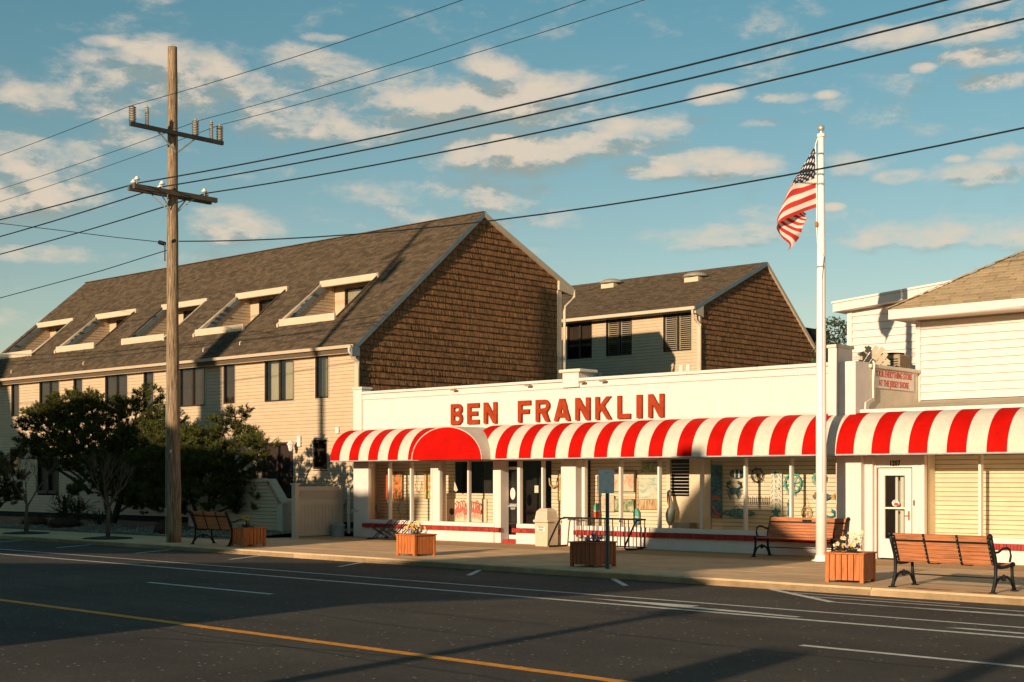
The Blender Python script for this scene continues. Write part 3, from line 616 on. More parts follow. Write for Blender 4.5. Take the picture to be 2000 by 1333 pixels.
# ================================================================== CONDOMINIUM ROWS
def siding(root, a, b, z0, z1, y, holes, pitch=0.13, name='siding'):
    m = MB(); z = z0
    while z < z1-0.01:
        zt = min(z+pitch, z1); zc = (z+zt)/2
        cuts = sorted([(h[0], h[1]) for h in holes if h[2]-0.02 < zc < h[3]+0.02]); x = a
        for c0, c1 in cuts + [(b, b)]:
            if c0 > x: m.add([(x,y-0.022,z+0.007),(c0,y-0.022,z+0.007),(c0,y,zt),(x,y,zt),(x,y+0.02,z+0.007),(c0,y+0.02,z+0.007)], [(0,1,2,3),(4,5,1,0)])
            x = max(x, c1)
        z += pitch
    return part(name, m, 'siding', root, stuff=True)
def window(root, x0, x1, z0, z1, y, split=True, shade='shade_dark', louvre=False, name='window'):
    m = MB(); w = 0.055
    for a, b, c, d in [(x0,x0+w,z0,z1),(x1-w,x1,z0,z1),(x0+w,x1-w,z0,z0+w),(x0+w,x1-w,z1-w,z1)]: m.bev(a,b,y-0.03,y+0.10,c,d,0.004)
    if split: xm = (x0+x1)/2; m.bev(xm-0.05, xm+0.05, y-0.01, y+0.10, z0+w, z1-w, 0.004)
    f = part(name, m, 'winframe', root)
    m = MB(); t = 0.03
    for a, b, c, d in [(x0-t,x0-0.002,z0-t,z1+t),(x1+0.002,x1+t,z0-t,z1+t),(x0,x1,z1+0.002,z1+t),(x0,x1,z0-t,z0-0.002)]: m.box(a,b,y-0.035,y+0.01,c,d)
    part('trim', m, 'tan_trim', f)
    xs_ = [(x0+w, (x0+x1)/2-0.05), ((x0+x1)/2+0.05, x1-w)] if split else [(x0+w, x1-w)]
    for a, b in xs_:
        part('pane', MB().quad((a,y+0.03,z0+w),(b,y+0.03,z0+w),(b,y+0.03,z1-w),(a,y+0.03,z1-w)), 'darkglass', f)
        if louvre:
            m = MB(); z = z0+w+0.03
            m.box(a+0.02,a+0.07,y+0.06,y+0.09,z0+w,z1-w); m.box(b-0.07,b-0.02,y+0.06,y+0.09,z0+w,z1-w)
            while z < z1-w-0.05: m.add([(a+0.07,y+0.05,z),(b-0.07,y+0.05,z),(b-0.07,y+0.09,z+0.05),(a+0.07,y+0.09,z+0.05)], [(0,1,2,3)]); z += 0.095
            part('louvre', m, 'shutter', f)
    g = 0.16 if shade == 'shade_white' else 0.0
    m = MB()
    for a, b in xs_: m.box(a+g, b-0.01, y+0.12, y+0.13, z0+w, z1-w)
    if not louvre: part('roller_shade', m, shade, f)
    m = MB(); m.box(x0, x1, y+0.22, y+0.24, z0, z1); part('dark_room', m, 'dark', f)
    return f
def gable_A(y): return 6.35+0.85*(y-32.0) if y < 38.65 else 12.0-0.45*(y-38.65)
def gable_B(y): return 9.66+0.446*(y-52.6) if y < 58.7 else 12.38-0.83*(y-58.7)
ca = thing('condominium', 'long tan-sided condominium with brown shingled gable and five recessed roof windows', 'apartment building', (-51, 32.3, 0))
AX0, AX1 = -65.3, -36.9
win = [(-42.09,-40.36,4.65,6.21,True,'shade_white'),(-39.14,-38.40,4.67,6.21,False,'shade_white')]
for k in range(1,4): win.append((-42.09-5.53*k,-40.36-5.53*k,4.65,6.21,True,'shade_dark'))
for k in range(1,5): win.append((-39.14-5.53*k,-38.40-5.53*k,4.67,6.21,False,'shade_dark'))
for k in range(0,5): win.append((-39.25-5.53*k,-38.48-5.53*k,2.13,3.19,False,'shade_dark'))
doors = [(-42.28-5.53*k,-40.42-5.53*k,1.10,3.13) for k in range(4)]
siding(ca, AX0, AX1-0.12, 0.25, 6.30, 32.3, [w[:4] for w in win]+doors)
for w in win: window(ca, *w[:4], 32.3, w[4], w[5])
for a, b, c, d in doors:
    m = MB(); xm = (a+b)/2
    for p in [(a,a+.06,c,d),(b-.06,b,c,d),(a+.06,b-.06,d-.08,d),(xm-.06,xm+.06,c,d-.08),(a+.06,b-.06,c,c+.15)]: m.bev(p[0],p[1],32.27,32.38,p[2],p[3],0.004)
    f = part('entry_door', m, 'winframe', ca)
    part('door_panel', MB().box(a+.06,b-.06,32.40,32.42,c,d), 'winframe', f)
m = MB(); m.box(AX0,AX1-0.02,32.75,43.3,0,5.9)
m.prism([(32.6,5.9),(33.4,5.9),(33.4,7.3),(32.6,6.7)],'x',AX0,AX1-0.02); m.prism([(36.45,5.9),(43.25,5.9),(43.25,9.7),(38.65,11.8),(36.45,9.95)],'x',AX0,AX1-0.02)
m.box(AX0, AX1, 32.32, 32.5, 0.0, 0.24)
part('wall_core', m, 'dark', ca)
m = MB(); m.box(AX0,AX1-0.3,32.60,32.70,0,6.3)                      # near-black backing seen in the siding gaps, paints the lap shadow
part('gap_backing', m, 'dark', ca)
D = [(-42.80,-39.56,0),(-48.33,-45.09,0),(-53.86,-50.62,1),(-59.39,-56.15,0),(-64.92,-61.68,1)]
DY0, DY1, DB = 33.60, 35.72, 36.30
def az_(y): return 6.35+0.85*(y-32.0)
# roof deck in strips around the openings
rx0, rx1 = AX0-0.15, AX1+0.12
def deck(m, a, b, y0, y1, f=az_): m.prism([(y0,f(y0)-0.16),(y1,f(y1)-0.16),(y1,f(y1)-0.004),(y0,f(y0)-0.004)], 'x', a, b)
m = MB(); deck(m, rx0, rx1, 32.0, DY0); deck(m, rx0, rx1, DY1, 38.65)
xsx = [rx0]
for d in sorted(D): xsx += [d[0], d[1]]
xsx.append(rx1)
for i in range(0, len(xsx), 2): deck(m, xsx[i], xsx[i+1], DY0, DY1)
m.prism([(38.65,11.99),(43.95,9.61),(43.95,9.46),(38.65,11.84)], 'x', rx0, rx1)
part('roof', m, 'roof', ca)
SA = math.hypot(1, 0.85)
m = shingles((rx0, 32.0, 6.35), (1,0,0), (0,1,0.85), rx1-rx0, 6.65*SA, 0.30, 0.145,
    lambda u, v: not any(d[0]-0.02 < rx0+u < d[1]+0.02 and DY0 < 32.0+v/SA < DY1 for d in D), 0.02)
part('roof_shingles', m, 'roof', ca, stuff=True)
m = MB(); m.bar((rx0,38.65,12.0),(rx1,38.65,12.0),0.22,0.03); part('ridge_cap', m, 'roof', ca)
for n, (a, b, side) in enumerate(D):
    m = MB(); m.bev(a-0.02, b+0.02, DY0-0.10, DY0-0.02, az_(DY0)-0.14, az_(DY0)+0.20, 0.008)
    dm = part('recessed_window_bay', m, 'tan_trim', ca)
    m = MB(); m.bev(a-0.12, b+0.10, DY1-0.12, DY1+0.02, az_(DY1)-0.16, az_(DY1)+0.10, 0.02); part('bay_gutter', m, 'tan_trim', dm)
    zf = az_(DY0)-0.08
    # cheeks with their own clapboards
    for X, sgn in ((a, 1), (b, -1)):
        m = MB(); z = zf
        while z < az_(DB)-0.2:
            ya = max(DY0, 32.0+(z+0.12-6.35)/0.85-0.02)
            m.add([(X+0.016*sgn,ya,z),(X+0.016*sgn,DB,z),(X,DB,z+0.13),(X,ya,z+0.13)], [(0,1,2,3)]); z += 0.13
        m.prism([(DY0,zf),(DB,zf),(DB,az_(DB)-0.02),(DY0,az_(DY0)-0.02)], 'x', X-0.03*sgn, X-0.001*sgn)
        part('cheek_siding', m, 'siding', dm)
    m = MB(); m.box(a, b, DY0-0.02, DB, zf-0.05, zf); part('bay_floor', m, 'tan_trim', dm)
    # back wall around the window
    wx0, wx1, wz0, wz1 = a+0.62, a+2.62, zf+0.12, 9.28
    m = MB(); m.box(a,wx0-0.03,DB,DB+0.1,zf,az_(DB)-0.1); m.box(wx1+0.03,b,DB,DB+0.1,zf,az_(DB)-0.1); m.box(wx0-0.03,wx1+0.03,DB,DB+0.1,wz1+0.03,az_(DB)-0.1); m.box(wx0-0.03,wx1+0.03,DB,DB+0.1,zf,wz0-0.03)
    part('bay_back_wall', m, 'siding', dm)
    m = MB(); w = 0.05; xm = (wx0+wx1)/2
    for p in [(wx0,wx0+w,wz0,wz1),(wx1-w,wx1,wz0,wz1),(wx0+w,wx1-w,wz0,wz0+w),(wx0+w,wx1-w,wz1-w,wz1),(xm-.04,xm+.04,wz0+w,wz1-w)]: m.bev(p[0],p[1],DB-0.02,DB+0.06,p[2],p[3],0.004)
    part('bay_window_frame', m, 'winframe', dm)
    part('bay_window_glass', MB().quad((wx0+w,DB+0.03,wz0+w),(wx1-w,DB+0.03,wz0+w),(wx1-w,DB+0.03,wz1-w),(wx0+w,DB+0.03,wz1-w)), 'darkglass', dm)
    m = MB(); m.box(wx0+w,xm-0.15,DB+0.11,DB+0.12,wz0,wz1); m.box(xm+0.15,wx1-w,DB+0.11,DB+0.12,wz0,wz1); part('curtain', m, 'shade_white' if n == 0 else 'shade_dark', dm)
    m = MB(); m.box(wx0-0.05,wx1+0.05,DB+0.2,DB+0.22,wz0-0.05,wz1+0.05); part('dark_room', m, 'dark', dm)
    # sloping downspout beside the opening and rake strips
    X = (a-0.06) if side == 0 else (b+0.06)
    pts = [(X, DY1-0.02, az_(DY1)-0.02), (X, DY0+0.18, az_(DY0+0.18)+0.09), (X, DY0-0.02, az_(DY0)+0.08), (X, DY0-0.12, az_(DY0)-0.0), (X, DY0-0.13, az_(DY0)-0.12)]
    part('bay_downspout', MB().tube(pts, 0.055, 8), 'tan_trim', dm, smooth=True)
    for XX in (a-0.02, b+0.02):
        m = MB(); m.bar((XX,DY0,az_(DY0)+0.02),(XX,DY1,az_(DY1)+0.02),0.05,0.10); part('edge_flashing', m, 'tan_trim' if (XX < a) != (side == 1) else 'roof', dm)
    m = MB(); m.prism([(DY0+.05,az_(DY0+.05)-.28),(DY1+.3,az_(DY1+.3)-.28),(DY1+.3,az_(DY1+.3)-.03),(DY0+.05,az_(DY0+.05)-.03)],'x',a+0.002,a+0.05); part('cheek_board', m, 'greytrim', dm)
# eaves, rakes, gutters
m = MB(); m.prism([(31.90,6.40),(31.96,6.40),(32.02,6.46),(32.02,6.34),(31.93,6.30),(31.88,6.34),(31.86,6.40)], 'x', rx0, rx1+0.02) ; m.box(rx0,rx1,32.03,32.10,6.22,6.34)
part('gutter', MB().prism([(31.86,6.44),(31.90,6.34),(32.02,6.33),(32.02,6.46),(31.98,6.46),(31.98,6.37),(31.92,6.38),(31.89,6.45)],'x',rx0,rx1+0.02), 'tan_trim', ca)
part('fascia', MB().box(rx0,rx1,32.03,32.07,6.17,6.36), 'tan_trim', ca)
part('soffit', MB().box(rx0,rx1,32.07,32.30,6.17,6.20), 'tan_trim', ca)
def rake(y0, y1, f, mat, root, x=AX1, w=0.20):
    m = MB(); m.prism([(y0,f(y0)-w),(y1,f(y1)-w),(y1,f(y1)+0.0),(y0,f(y0)+0.0)] if y1 > y0 else [], 'x', x+0.005, x+0.125+0.01); return part('rake_board', m, mat, root)
rake(32.0, 38.64, az_, 'greytrim', ca); rake(38.66, 43.95, gable_A, 'tan_trim', ca)
m = shingles((AX1, 32.35, 2.4), (0,1,0), (0,0,1), 10.65, 9.6, 0.075, 0.228, lambda u, v: 2.4+v+0.12 < gable_A(32.35+u), 0.05, jitw=0.35, gap=0.009)
part('gable_shingles', m, 'cedar', ca, stuff=True)
m = MB(); m.prism([(32.32,0),(43.25,0),(43.25,9.75),(38.65,11.85),(32.32,6.5)], 'x', AX1-0.2, AX1-0.006); part('gable_wall', m, 'bark', ca)  # dark backing; row shadows are put into its colour behind the shingle gaps
m = MB(); m.bev(AX1-0.12,AX1+0.04,32.28,32.38,0.2,6.2,0.006); part('corner_board', m, 'tan_trim', ca)
m = MB(); m.bev(AX1-0.02,AX1+0.05,43.02,43.28,0.2,9.5,0.006); part('corner_board', m, 'tan_trim', ca)
m = MB(); m.prism([(43.05,9.45),(43.9,9.3),(43.9,9.50),(43.05,9.85)], 'x', AX1-0.02, AX1+0.12); part('eave_return', m, 'tan_trim', ca)
m = MB(); m.bev(rx0,rx1+0.02,43.95,44.07,9.42,9.56,0.02); part('rear_gutter', m, 'tan_trim', ca)
m = MB(); m.bev(AX1+0.0,AX1+0.14,31.95,32.32,6.05,6.36,0.01); part('eave_return', m, 'greytrim', ca)
part('downspout', MB().tube([(AX1+0.02,31.93,6.34),(AX1+0.02,31.93,6.22),(AX1+0.05,32.05,6.02),(AX1+0.07,32.30,5.86),(AX1+0.07,32.30,5.6),(AX1+0.07,32.30,0.2)], 0.055, 8), 'tan_trim', ca, smooth=True)
part('downspout', MB().tube([(AX1+0.10,44.0,9.5),(AX1+0.10,44.0,9.25),(AX1+0.10,43.8,9.05),(AX1+0.10,43.45,8.80),(AX1+0.10,43.38,8.6),(AX1+0.10,43.38,0.3)], 0.06, 8), 'tan_trim', ca, smooth=True)
for x, y in [(-46.4,32.55),(-55.3,32.5),(-61.6,32.45),(-44.2,32.7)]:
    m = MB(); m.tube([(x,y,az_(y)-0.02),(x,y,az_(y)+0.12),(x+0.06,y-0.02,az_(y)+0.14)], 0.03, 6); part('roof_vent', m, 'tan_trim', ca)
for x, z in [(-37.90,3.50),(-60.2,3.45)]:
    m = MB(); m.bev(x-0.09,x+0.09,32.22,32.28,z-0.12,z+0.12,0.01); part('meter_box', m, 'whiteframe', ca)

cb_ = thing('rear_condominium', 'second tan condominium farther back with brown gable and two domed skylights', 'apartment building', (-44, 53.1, 0))
wb_ = [(-44.85,-43.24,7.70,9.43,'shade_dark',False),(-42.37,-40.78,7.71,9.46,'',True),(-38.94,-37.33,7.71,9.45,'',True)]
siding(cb_, -51, AX1-0.1, 4.0, 9.58, 53.1, [w[:4] for w in wb_], 0.15)
for w in wb_: window(cb_, *w[:4], 53.1, True, w[4], w[5])
m = MB(); m.box(-51,AX1-0.05,53.36,65,0,9.5); m.box(-51,AX1-0.1,53.12,53.3,0,3.99); part('wall_core', m, 'dark', cb_)  # near-black core shows in the siding gaps as painted lap shadow
m = MB(); m.prism([(53.12,0),(65.2,0),(65.2,6.9),(58.7,12.2),(53.12,9.8)],'x',AX1-0.2,AX1-0.006); part('gable_wall', m, 'bark', cb_)  # dark backing again draws the shade lines between shingle rows
m = shingles((AX1, 53.12, 4.0), (0,1,0), (0,0,1), 12.1, 8.5, 0.085, 0.235, lambda u, v: 4.0+v+0.12 < gable_B(53.12+u), 0.05, jitw=0.35, gap=0.009)
part('gable_shingles', m, 'cedar', cb_, stuff=True)
m = MB(); m.prism([(52.6,9.50),(58.7,12.22),(65.3,6.75),(65.3,6.9),(58.7,12.376),(52.6,9.656)],'x',-51.1,AX1+0.12); part('roof', m, 'roof', cb_)
SB = math.hypot(1, 0.446)
m = shingles((-51.1,52.6,9.66), (1,0,0), (0,1,0.446), 14.3, 6.1*SB, 0.30, 0.15, lambda u, v: True, 0.02); part('roof_shingles', m, 'roof', cb_, stuff=True)
rake(52.6, 58.69, gable_B, 'greytrim', cb_); rake(58.71, 65.3, gable_B, 'tan_trim', cb_)
m = MB(); m.bev(-51.1,AX1+0.14,52.47,52.6,9.50,9.66,0.02); part('gutter', m, 'tan_trim', cb_)
m = MB(); m.box(-51.1,AX1,52.6,53.1,9.46,9.50); part('soffit', m, 'winframe', cb_)
m = MB(); m.prism([(52.62,9.35),(53.25,9.2),(53.25,9.85),(52.62,9.62)],'x',AX1-0.02,AX1+0.13); part('eave_return', m, 'tan_trim', cb_)
m = MB(); m.bev(AX1-0.12,AX1+0.04,53.06,53.2,3.0,9.4,0.006); part('corner_board', m, 'tan_trim', cb_)
part('downspout', MB().tube([(AX1+0.0,52.55,9.5),(AX1+0.0,52.55,9.35),(AX1+0.03,52.75,9.05),(AX1+0.05,53.1,8.85),(AX1+0.05,53.1,8.6),(AX1+0.05,53.1,2)], 0.06, 8), 'tan_trim', cb_, smooth=True)
for x, y in [(-45.7,57.75),(-39.9,57.1)]:
    m = MB(); z = gable_B(y); pr = [(0.55,0.10),(0.66,0.14),(0.60,0.22),(0.42,0.31),(0.20,0.36),(0.02,0.37)]; m.lathe((x,y,z-0.02), pr, 20); s_ = part('skylight', m, 'dimple', cb_, smooth=True)
    m = MB(); m.bev(x-0.42,x+0.42,y-0.42,y+0.42,z-0.30,z+0.06,0.02); part('skylight_curb', m, 'tan_trim', s_)
for x in (-37.9,-37.5,-43.0,-42.7):
    m = MB(); m.bev(x-0.10,x+0.10,53.02,53.08,6.75 if x > -40 else 6.7,7.05 if x > -40 else 6.95,0.01); part('wall_vent', m, 'whiteframe', cb_)

# carriage lamp by the condominium door
lp = thing('carriage_lamp', 'small white carriage lamp on tan siding beside the dark entry door', 'wall lamp', (-40.15, 32.25, 2.95))
m = MB(); m.bev(-40.10,-39.92,32.2,32.28,2.95,3.35,0.01); part('back_plate', m, 'whiteframe', lp)
m = MB(); m.lathe((-40.18,31.98,2.78),[(0.03,0),(0.06,0.02),(0.11,0.24)],6); part('lantern_glass', m, 'porcelain', lp)
m = MB(); m.lathe((-40.18,31.98,3.02),[(0.15,0),(0.08,0.10),(0.02,0.17)],6); m.bar((-40.1,32.2,3.12),(-40.18,31.98,3.2),0.02,0.02); part('lantern_cap', m, 'whiteframe', lp)
# siding-clad stair
sr = thing('entry_stair', 'siding-clad stair with sloping pale handrail wall between pines and gate', 'staircase', (-37.5, 28.2, 0))
m = MB(); z = 0.0
while z < 1.70:
    def xr(zz): return -35.97 if zz < 0.97 else max(-36.55, -35.97-(zz-0.97)*0.93)
    m.add([(-41.0,28.13,z+.012),(xr(z),28.13,z+.012),(xr(z+.12),28.16,z+0.12),(-41.0,28.16,z+0.12)], [(0,1,2,3)]); z += 0.12
m.prism([(-41.0,0),(-35.97,0),(-35.97,0.97),(-36.55,1.68),(-41.0,1.68)],'y',28.19,28.26)
part('stair_siding', m, 'siding', sr, stuff=True)
m = MB(); m.prism([(-41.0,1.68),(-36.50,1.68),(-36.45,1.76),(-41.0,1.76)],'y',28.08,28.32); m.prism([(-36.62,1.70),(-36.40,1.70),(-35.66,0.96),(-35.66,1.03),(-36.36,1.78),(-36.62,1.78)],'y',28.06,28.34); part('handrail_cap', m, 'tan_trim', sr)
m = MB(); m.bev(-35.965,-35.70,28.08,28.32,0,0.955,0.006); part('newel_post', m, 'vinylgate', sr)
for i in range(6):
    m = MB(); m.box(-36.0-0.28*i-0.28,-35.78-0.28*i,28.35,29.9,0,0.17*(i+1)); part('step', m, 'tan_trim', sr)
m = MB(); m.box(-42.5,-37.45,28.35,32.25,0.9,1.06); part('landing', m, 'tan_trim', sr)

# ================================================================== AWNING
aw = thing('striped_awning', 'long red and cream striped barrel awning along the whole shop front', 'awning', (-20, 27.9, 2.3))
def aprof(k, off=0.0): a = math.radians(90*k/12); return (FY-(0.94-off)*math.cos(a), 2.31+(0.965-off)*math.sin(a))
SW = 0.4285; k = 0; x = -32.60
while x < -6.6:
    if not (-28.25 < x and x+SW < -26.25):
        m = MB(); n = 13
        sag = 0.006
        for j in range(5):
            xx = x+SW*j/4; b = sag*math.sin(PI*j/4)
            for q in range(n): y, z = aprof(q, 0.0); m.v.append((xx+ (0.0015 if j == 0 else (-0.0015 if j == 4 else 0)), y + b*0.7, z - b*0.3))
        for j in range(4):
            for q in range(n-1): m.f.append((j*n+q, (j+1)*n+q, (j+1)*n+q+1, j*n+q+1))
        o0 = len(m.v)
        for xx in (x+0.0015, x+SW-0.0015):
            for q in range(n): y, z = aprof(q, 0.02); m.v.append((xx, y, z))
        for q in range(n-1): m.f.append((o0+q, o0+q+1, o0+n+q+1, o0+n+q))
        m.f.append((0, o0, o0+n, 4*n))
        part('awning_stripe', m, 'awnred' if k % 2 == 0 else 'awncream', aw, smooth=False)
    x += SW; k += 1
m = MB(); pr = [aprof(q, 0.01) for q in range(13)] + [(FY, 2.31)]
m.prism(pr, 'x', -32.60, -32.585); part('awning_end', m, 'awnred', aw)
m = MB(); m.bar((-32.6,27.475,2.315),(-6.6,27.475,2.315),0.03,0.03)
for xx in [-32.5+1.8*i for i in range(14)]: m.bar((xx,27.48,2.31),(xx,28.38,2.31),0.025,0.025)
part('awning_frame', m, 'galv', aw)
dm = thing('entrance_canopy', 'solid red half-round canopy front over the shop entrance', 'canopy', (-27.28, 27.2, 2.3))
m = MB(); n = 28; rx, rz, cxm = 1.365, 0.905, -27.285
m.prism([(cxm+rx*math.cos(PI*i/n), 2.31+rz*math.sin(PI*i/n)) for i in range(n+1)], 'y', 27.13, 27.15); part('canopy_face', m, 'awnred', dm)
m = MB()
for i in range(n+1):
    c, s_ = math.cos(PI*i/n), math.sin(PI*i/n)
    m.v += [(cxm+(rx+0.012)*c,27.12,2.31+(rz+0.012)*s_),(cxm+(rx+0.012)*c,28.42,2.31+(rz+0.03)*s_),(cxm+(rx-0.012)*c,27.12,2.31+(rz-0.012)*s_),(cxm+(rx-0.012)*c,28.42,2.31+(rz+0.006)*s_)]
for i in range(n):
    a = 4*i; m.f += [(a,a+1,a+5,a+4),(a+2,a+6,a+7,a+3),(a,a+4,a+6,a+2)]
part('canopy_barrel', m, 'awncream', dm)
part('canopy_piping', MB().tube([(cxm+(rx+0.004)*math.cos(PI*i/n),27.118,2.31+(rz+0.004)*math.sin(PI*i/n)) for i in range(n+1)], 0.013, 6), 'awncream', dm)

# ================================================================== UTILITY POLE
up = thing('utility_pole', 'tall weathered wooden utility pole with two crossarms in front of the condominium', 'utility pole', (-33.5, 22.5, 0))
pts = []; rs = []
for i in range(29):
    t = i/28; z = -0.1+14.05*t; pts.append((-33.5+0.02*math.sin(t*5)-0.05*t+random.uniform(-.006,.006), 22.5+0.02*math.cos(t*7), z)); rs.append((0.205-0.075*min(1,t*1.05))*(1+random.uniform(-.025,.025)))
part('shaft', MB().tube(pts, rs, 18), 'pole', up, smooth=True)
m = MB(); m.bar((-33.33,21.00,11.47),(-33.33,24.06,11.47),0.09,0.11); part('upper_crossarm', m, 'steelarm', up)
for y in (21.9, 23.1): part('crossarm_brace', MB().bar((-33.34,y,11.42),(-33.34,22.5+(0.03 if y>22.5 else -0.03),10.95),0.03,0.04), 'galv', up)
m = MB(); m.bar((-33.30,21.10,9.78),(-33.30,23.82,9.78),0.10,0.13); part('lower_crossarm', m, 'arm', up)
m = MB(); m.bar((-33.72,21.20,9.80),(-33.72,23.92,9.80),0.10,0.13); part('lower_crossarm', m, 'arm', up)
for X in (-33.30,-33.72):
    for y in (21.95, 23.05): part('crossarm_brace', MB().bar((X,y,9.72),(-33.5,22.5,9.20),0.025,0.03), 'galv', up)
def ribbed(x, y, z, r, h, n):
    pr = [(r*0.6,0)]
    for i in range(n): a = h*i/n; pr += [(r*0.62,a+0.01),(r,a+h/n*0.45),(r*0.62,a+h/n*0.9)]
    pr += [(r*0.3,h),(r*0.3,h+0.04)]
    return MB().lathe((x,y,z), pr, 12)
for y, fat in [(21.08,1),(21.54,0),(23.12,1),(23.66,0),(23.95,1)]:
    part('insulator', ribbed(-33.33, y, 11.53, 0.105 if fat else 0.062, 0.42 if fat else 0.50, 9), 'insul', up)
for X, ys in ((-33.30,(21.20,22.0,23.40)),(-33.72,(21.36,22.22,23.75))):
    for y in ys:
        m = MB(); m.lathe((X,y,9.93), [(0.012,-0.08),(0.012,0.03),(0.075,0.03),(0.085,0.06),(0.045,0.085),(0.045,0.115),(0.025,0.13)], 12); part('porcelain_insulator', m, 'porcelain', up, smooth=True)
m = MB(); m.tube([(-33.3,22.35,8.42),(-33.15,22.3,8.42)],0.05,8); m.tube([(-33.7,22.35,8.40),(-33.9,22.3,8.46)],0.06,8); m.tube([(-33.62,22.3,8.4),(-33.62,22.3,7.9)],0.02,6); part('cable_clamp', m, 'black', up)
part('pole_tag', MB().bev(-33.36,-33.30,22.29,22.305,2.52,2.60,0.002), 'whiteframe', up)
part('ground_wire', MB().tube([(-33.66,22.36,0.0),(-33.66,22.37,3.5),(-33.63,22.40,8.2)],0.012,5), 'galv', up)
def wire(label, pts, r, mat='wire', left=True):
    import numpy as np
    pts = sorted(pts); xp = -33.4; Y = sum(p[1] for p in pts)/len(pts)
    R_ = [p for p in pts if p[0] >= xp-0.3]; xs_ = np.array([p[0] for p in R_]); zs_ = np.array([p[2] for p in R_]); wt = np.ones(len(R_)); wt[0] = 3
    c2 = np.polyfit(xs_, zs_, 2, w=wt); f = lambda x: float(np.polyval(c2, x)); x0 = R_[0][0]
    out = []
    if left:
        Lp = [p for p in pts if p[0] < xp-0.3]; a = Lp[0]; sl_ = (f(x0)-a[2])/(x0-a[0])
        k = x0-34
        while k < x0: d = x0-k; out.append(Vector((k, pts[-1][1] if d > 3 else pts[-1][1], f(x0)-sl_*d+0.0015*(d-(x0-a[0]))*d))); k += 2
    k = x0
    while k < 12: out.append(Vector((k, Y if not left else pts[-1][1], f(k)))); k += 1.5
    return tag(part('overhead_wire', MB().tube(out, r, 5), mat, None), label, 'wire', 'overhead wires')
wire('thin upper wire leaving the leftmost insulator of the top crossarm', [(-40.66,21.05,11.75),(-33.4,21.05,11.97),(-27,21.05,11.86),(-20.65,21.05,11.92)], 0.009)
wire('thin upper wire leaving the middle insulator of the top crossarm', [(-45.2,23.4,11.66),(-39.6,23.4,11.84),(-33.4,23.15,12.0),(-26,23.2,11.97),(-19.1,23.3,12.14)], 0.009)
wire('thin upper wire leaving the rightmost insulator of the top crossarm', [(-46.36,24.0,11.52),(-39.68,24.0,11.70),(-33.4,23.95,12.0),(-27,24.0,11.94),(-18.15,24.0,12.07)], 0.009)
wire('topmost of the three thick wires crossing above the store', [(-41.14,21.3,9.86),(-33.4,21.3,9.90),(-28.13,21.3,9.72),(-19.49,21.3,9.47),(-14.42,21.3,9.44),(-10.03,21.3,9.53)], 0.020)
wire('middle one of the three thick wires crossing above the store', [(-42.69,22.1,9.62),(-33.5,22.1,9.93),(-29.19,22.1,9.76),(-20.22,22.1,9.51),(-13.84,22.1,9.49),(-9.27,22.1,9.56)], 0.020)
wire('lowest of the three thick wires crossing above the store', [(-45.6,23.6,9.54),(-33.5,23.6,9.98),(-28,23.6,9.76),(-21.6,23.6,9.61),(-14.8,23.6,9.58),(-9.67,23.6,9.70)], 0.020)
wire('single lower cable that passes in front of the brown gable and flag', [(-33.15,22.3,8.42),(-29.4,22.4,8.02),(-25.65,22.5,7.71),(-20.6,22.5,7.49),(-14.1,22.5,7.42),(-9.2,22.5,7.51)], 0.017, left=False)

tag(part('overhead_wire', MB().tube([(-33.85,22.3,8.46),(-36.5,22.5,8.93),(-40,22.6,9.58),(-44,22.6,10.3),(-58,22.6,13.2)],0.012,5), 'wire', None), 'thin cable rising to the left edge from the pole clamp', 'wire', 'overhead wires')
tag(part('overhead_wire', MB().tube([(-33.7,22.4,8.22),(-37.2,22.5,8.02),(-43.5,22.5,7.74),(-56,22.5,7.5),(-75,22.5,7.6)],0.014,5), 'wire', None), 'lowest cable falling to the left edge from the pole clamp', 'wire', 'overhead wires')

# ================================================================== FLAGPOLE AND FLAG
fp = thing('flagpole', 'white flagpole with silver ball in front of the striped awning', 'flagpole', (-15.5, 26.9, 0))
PX_, PY_ = -15.5, 26.9
part('pole_shaft', MB().tube([(PX_,PY_,0.0),(PX_,PY_,3.0),(PX_,PY_,6.0),(PX_,PY_,9.22)], [0.118,0.112,0.095,0.062], 20), 'flagwhite', fp, smooth=True)
part('base_flange', MB().lathe((PX_,PY_,0), [(0.21,0),(0.21,0.02),(0.15,0.045),(0.13,0.10),(0.12,0.13)], 24), 'flagwhite', fp, smooth=True)
part('truck', MB().lathe((PX_,PY_,9.20), [(0.06,0),(0.09,0.02),(0.09,0.08),(0.03,0.10),(0.02,0.14)], 16), 'flagwhite', fp)
part('ball', MB().ball((PX_,PY_,9.41),0.075,16,10), 'gold', fp, smooth=True)
part('cleat', MB().bev(PX_-0.10,PX_-0.06,PY_-0.13,PY_-0.09,1.38,1.50,0.01), 'rustbrown', fp)
for z in (2.0,4.5,6.8): part('seam_ring', MB().lathe((PX_,PY_,z), [(0.116-0.005*z,0),(0.119-0.005*z,0.012),(0.116-0.005*z,0.024)], 20), 'flagwhite', fp)
RX, RY = 0.7378, 0.6750                                       # the flag hangs roughly square to the viewer
def fpt(du, z, dep=0.0): return (PX_+RX*du-RY*dep, PY_+RY*du+RX*dep, z)
part('halyard', MB().tube([fpt(-0.07,9.20),fpt(-0.13,9.05,-.03),fpt(-0.10,7.75,-.03),fpt(-0.11,7.3,-.05),fpt(-0.09,6.9,-.05),fpt(0.02,6.6,-.12),fpt(-0.02,6.1,-.12),fpt(-0.02,1.5,-.13)],0.011,6), 'flagwhite', fp)
part('snap_weight', MB().lathe(fpt(-0.11,7.25,-.05), [(0.02,0),(0.04,0.02),(0.04,0.10),(0.02,0.12)], 8), 'rustbrown', fp)
